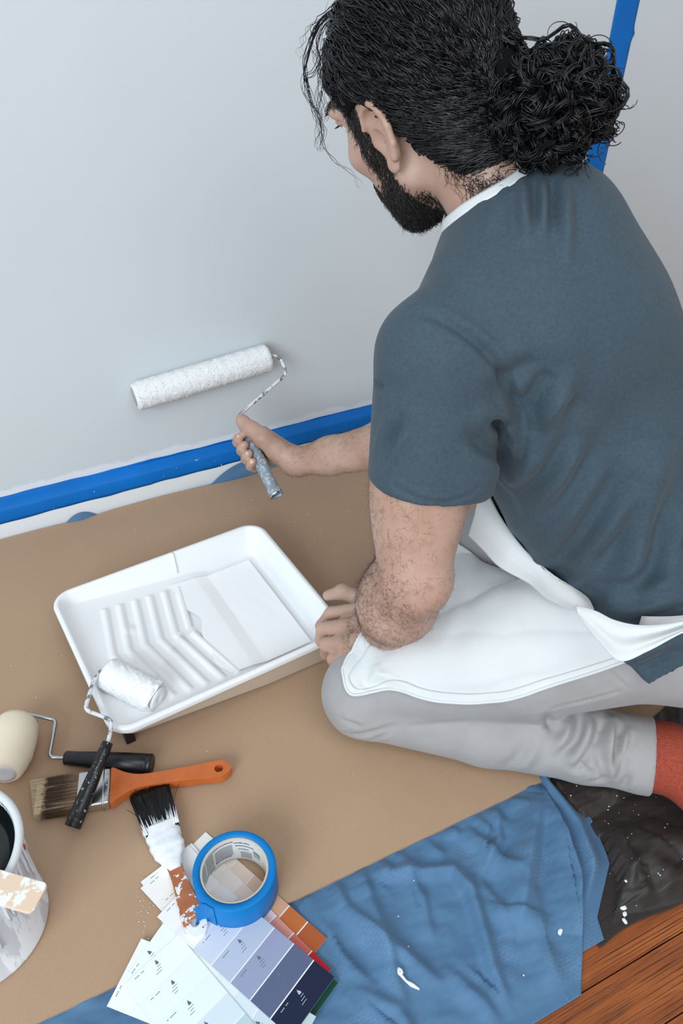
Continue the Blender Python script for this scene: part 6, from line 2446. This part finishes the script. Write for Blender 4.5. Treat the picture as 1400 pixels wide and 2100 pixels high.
def seam_ridge(P, lines):
    for pts, h, w in lines:
        d, t_ = poly_dist(P, smooth_path(np.array(pts, float), 9))
        P = P + np.array([-0.2, -0.3, 0.93]) * (h * np.exp(-(d / w) ** 2) * np.clip(np.sin(np.pi * np.clip(t_ * 0.95 + 0.025, 0, 1)), 0, 1) ** 0.5)[..., None]
    return P


PS = seam_ridge(PS, [
    ([PS[22, 16], PS[12, 24], PS[5, 36]], -0.008, 0.008),
    ([PS[26, 20], PS[15, 30], PS[7, 44]], 0.006, 0.008),
    ([PS[66, 64], PS[50, 62], PS[36, 58]], 0.003, 0.010),
    ([PS[60, 84], PS[40, 88], PS[20, 92]], -0.002, 0.012),
    ([PS[6, 60], PS[9, 85], PS[14, 112]], -0.004, 0.012),
    ([PS[70, 100], PS[62, 112], PS[40, 124]], 0.004, 0.008),
])
PS = push_out(PS, Q, 0.004, 2)
# rounded front corner at the knee
ci = PS.copy()
u_ = np.linspace(0, 1, 90)[:, None]
w_ = np.linspace(0, 1, 130)[None, :]
apr = mk('apron', grid(PS), m_apr, parent=person)
s_ = apr.modifiers.new('solid', 'SOLIDIFY')
s_.thickness = 0.0016
s_.offset = 1
edge_pts = np.concatenate([PS[40:0:-4, 0], PS[0, 0::6], PS[1:2, -1]])
ep_ = smooth_path(edge_pts, 160)
mk('hem', tube(ep_, 0.0022, 6), m_apr, parent=apr)
ins_ = np.concatenate([PS[40:7:-4, 9], PS[7, 12::6]])
m_thr = mat('apron_stitch', srgb(214, 212, 208), 0.9)
mk('stitch_line', tube(smooth_path(ins_, 140) + np.array([-0.0006, -0.0010, 0.0016]), 0.0005, 4), m_thr, parent=apr)
PBb = patch(BIB, 50, 90)
PBb = push_out(PBb, T, 0.004)
PBb[..., 0] += 0.0012 * vnoise(PBb, 12, 92, 2)
o = mk('bib', grid(PBb), m_apr, parent=apr)
s_ = o.modifiers.new('solid', 'SOLIDIFY')
s_.thickness = 0.0018
PW = patch([STRAP[0], (np.array(STRAP[0]) * 0.66 + np.array(STRAP[1]) * 0.34).tolist(), (np.array(STRAP[0]) * 0.33 + np.array(STRAP[1]) * 0.67).tolist(), STRAP[1]], 40, 120)
uu_ = np.linspace(0, 1, 40)[:, None, None]
xx_ = np.linspace(0, 1, 120)[None, :, None]
PW = PW + np.array([-0.3, -0.6, 0.7]) * (0.006 * np.sin(uu_ * 9.5 + 0.8 + xx_ * 1.5) * np.clip(xx_ * 1.4, 0.1, 1) * np.sin(np.pi * np.clip(uu_, 0.05, 0.95)) * 0.8 + 0.004 * np.sin(np.pi * uu_))
PW = push_out(PW, T, 0.004)
PW = push_out(PW, Q, 0.004)
o = mk('waist_tie', grid(PW), m_apr, parent=apr)
s_ = o.modifiers.new('solid', 'SOLIDIFY')
s_.thickness = 0.0016
# the tie goes on round the back of the waist
wc_ = np.array([0.735, -0.800, 0.0])
a0_ = math.atan2(-0.936 - wc_[1], 0.622 - wc_[0])
bt_ = []
for k_ in range(70):
    a_ = a0_ - 0.22 + 3.4 * k_ / 69.0
    zc_ = 0.3330 + 0.075 * min(1.0, k_ / 26.0)
    dr_ = np.array([math.cos(a_), math.sin(a_), 0.0])
    row_ = []
    for q_ in np.linspace(-1, 1, 5):
        z_ = zc_ + q_ * 0.011 * (0.55 + 0.45 * min(1, k_ / 10.0))
        rr_ = np.linspace(0.34, 0.02, 161)
        pts_ = wc_ + dr_ * rr_[:, None] + np.array([0, 0, z_])
        ds_ = T.ev(pts_)
        i_ = int(np.argmax(ds_ < 0.004)) if (ds_ < 0.004).any() else 120
        row_.append(rr_[i_])
    bt_.append((dr_, zc_, row_))
rm_ = np.array([b_[2] for b_ in bt_])
for _ in range(5):
    rm_[1:-1] = (rm_[:-2] + rm_[1:-1] * 2 + rm_[2:]) / 4
G_ = np.array([[wc_ + dr_ * (rm_[i_, j_] + 0.0022) + np.array([0, 0, zc_ + q_ * 0.011 * (0.55 + 0.45 * min(1, i_ / 10.0))]) for j_, q_ in enumerate(np.linspace(-1, 1, 5))] for i_, (dr_, zc_, _) in enumerate(bt_)])
o = mk('waist_tie', grid(G_), m_apr, parent=apr)
s_ = o.modifiers.new('solid', 'SOLIDIFY')
s_.thickness = 0.0018
# neck strap lying along the collar
NSTR = []
for a_ in np.linspace(-20, 200, 60):
    pass
nx_ = _n(np.cross(nkd, HF))
ny_ = np.cross(nkd, nx_)
ring_ = []
for a_ in np.linspace(0, 2 * math.pi, 100, endpoint=False):
    dr_ = nx_ * math.cos(a_) + ny_ * math.sin(a_)
    col_ = []
    for q_, hgt in enumerate((0.0, 0.5, 1.0)):
        # walk from above down the neck cylinder until the shirt is met
        base_ = nk0 + dr_ * (0.0675 + 0.0055 * (1 - hgt))
        zz_ = np.linspace(0.09, -0.06, 76)
        pts_ = base_ + nkd[None] * zz_[:, None]
        ds_ = T.ev(pts_ + dr_ * 0.004)
        hit_ = np.argmax(ds_ < 0.002) if (ds_ < 0.002).any() else 60
        col_.append(zz_[hit_])
    ring_.append((dr_, col_[0]))
zs_ = np.array([r[1] for r in ring_])
for _ in range(6):
    zs_ = (np.roll(zs_, 1) + zs_ + np.roll(zs_, -1)) / 3
G_ = np.array([[nk0 + dr_ * (0.0655 + 0.0085 * (1 - q)) + nkd * (z_ + 0.001 + 0.010 * q) for q in np.linspace(0, 1, 5)] for (dr_, _), z_ in zip(ring_, zs_)])
sel = slice(0, 100)
o = mk('neck_strap', grid(G_, close_u=True), m_apr, parent=apr)
s_ = o.modifiers.new('solid', 'SOLIDIFY')
s_.thickness = 0.0022
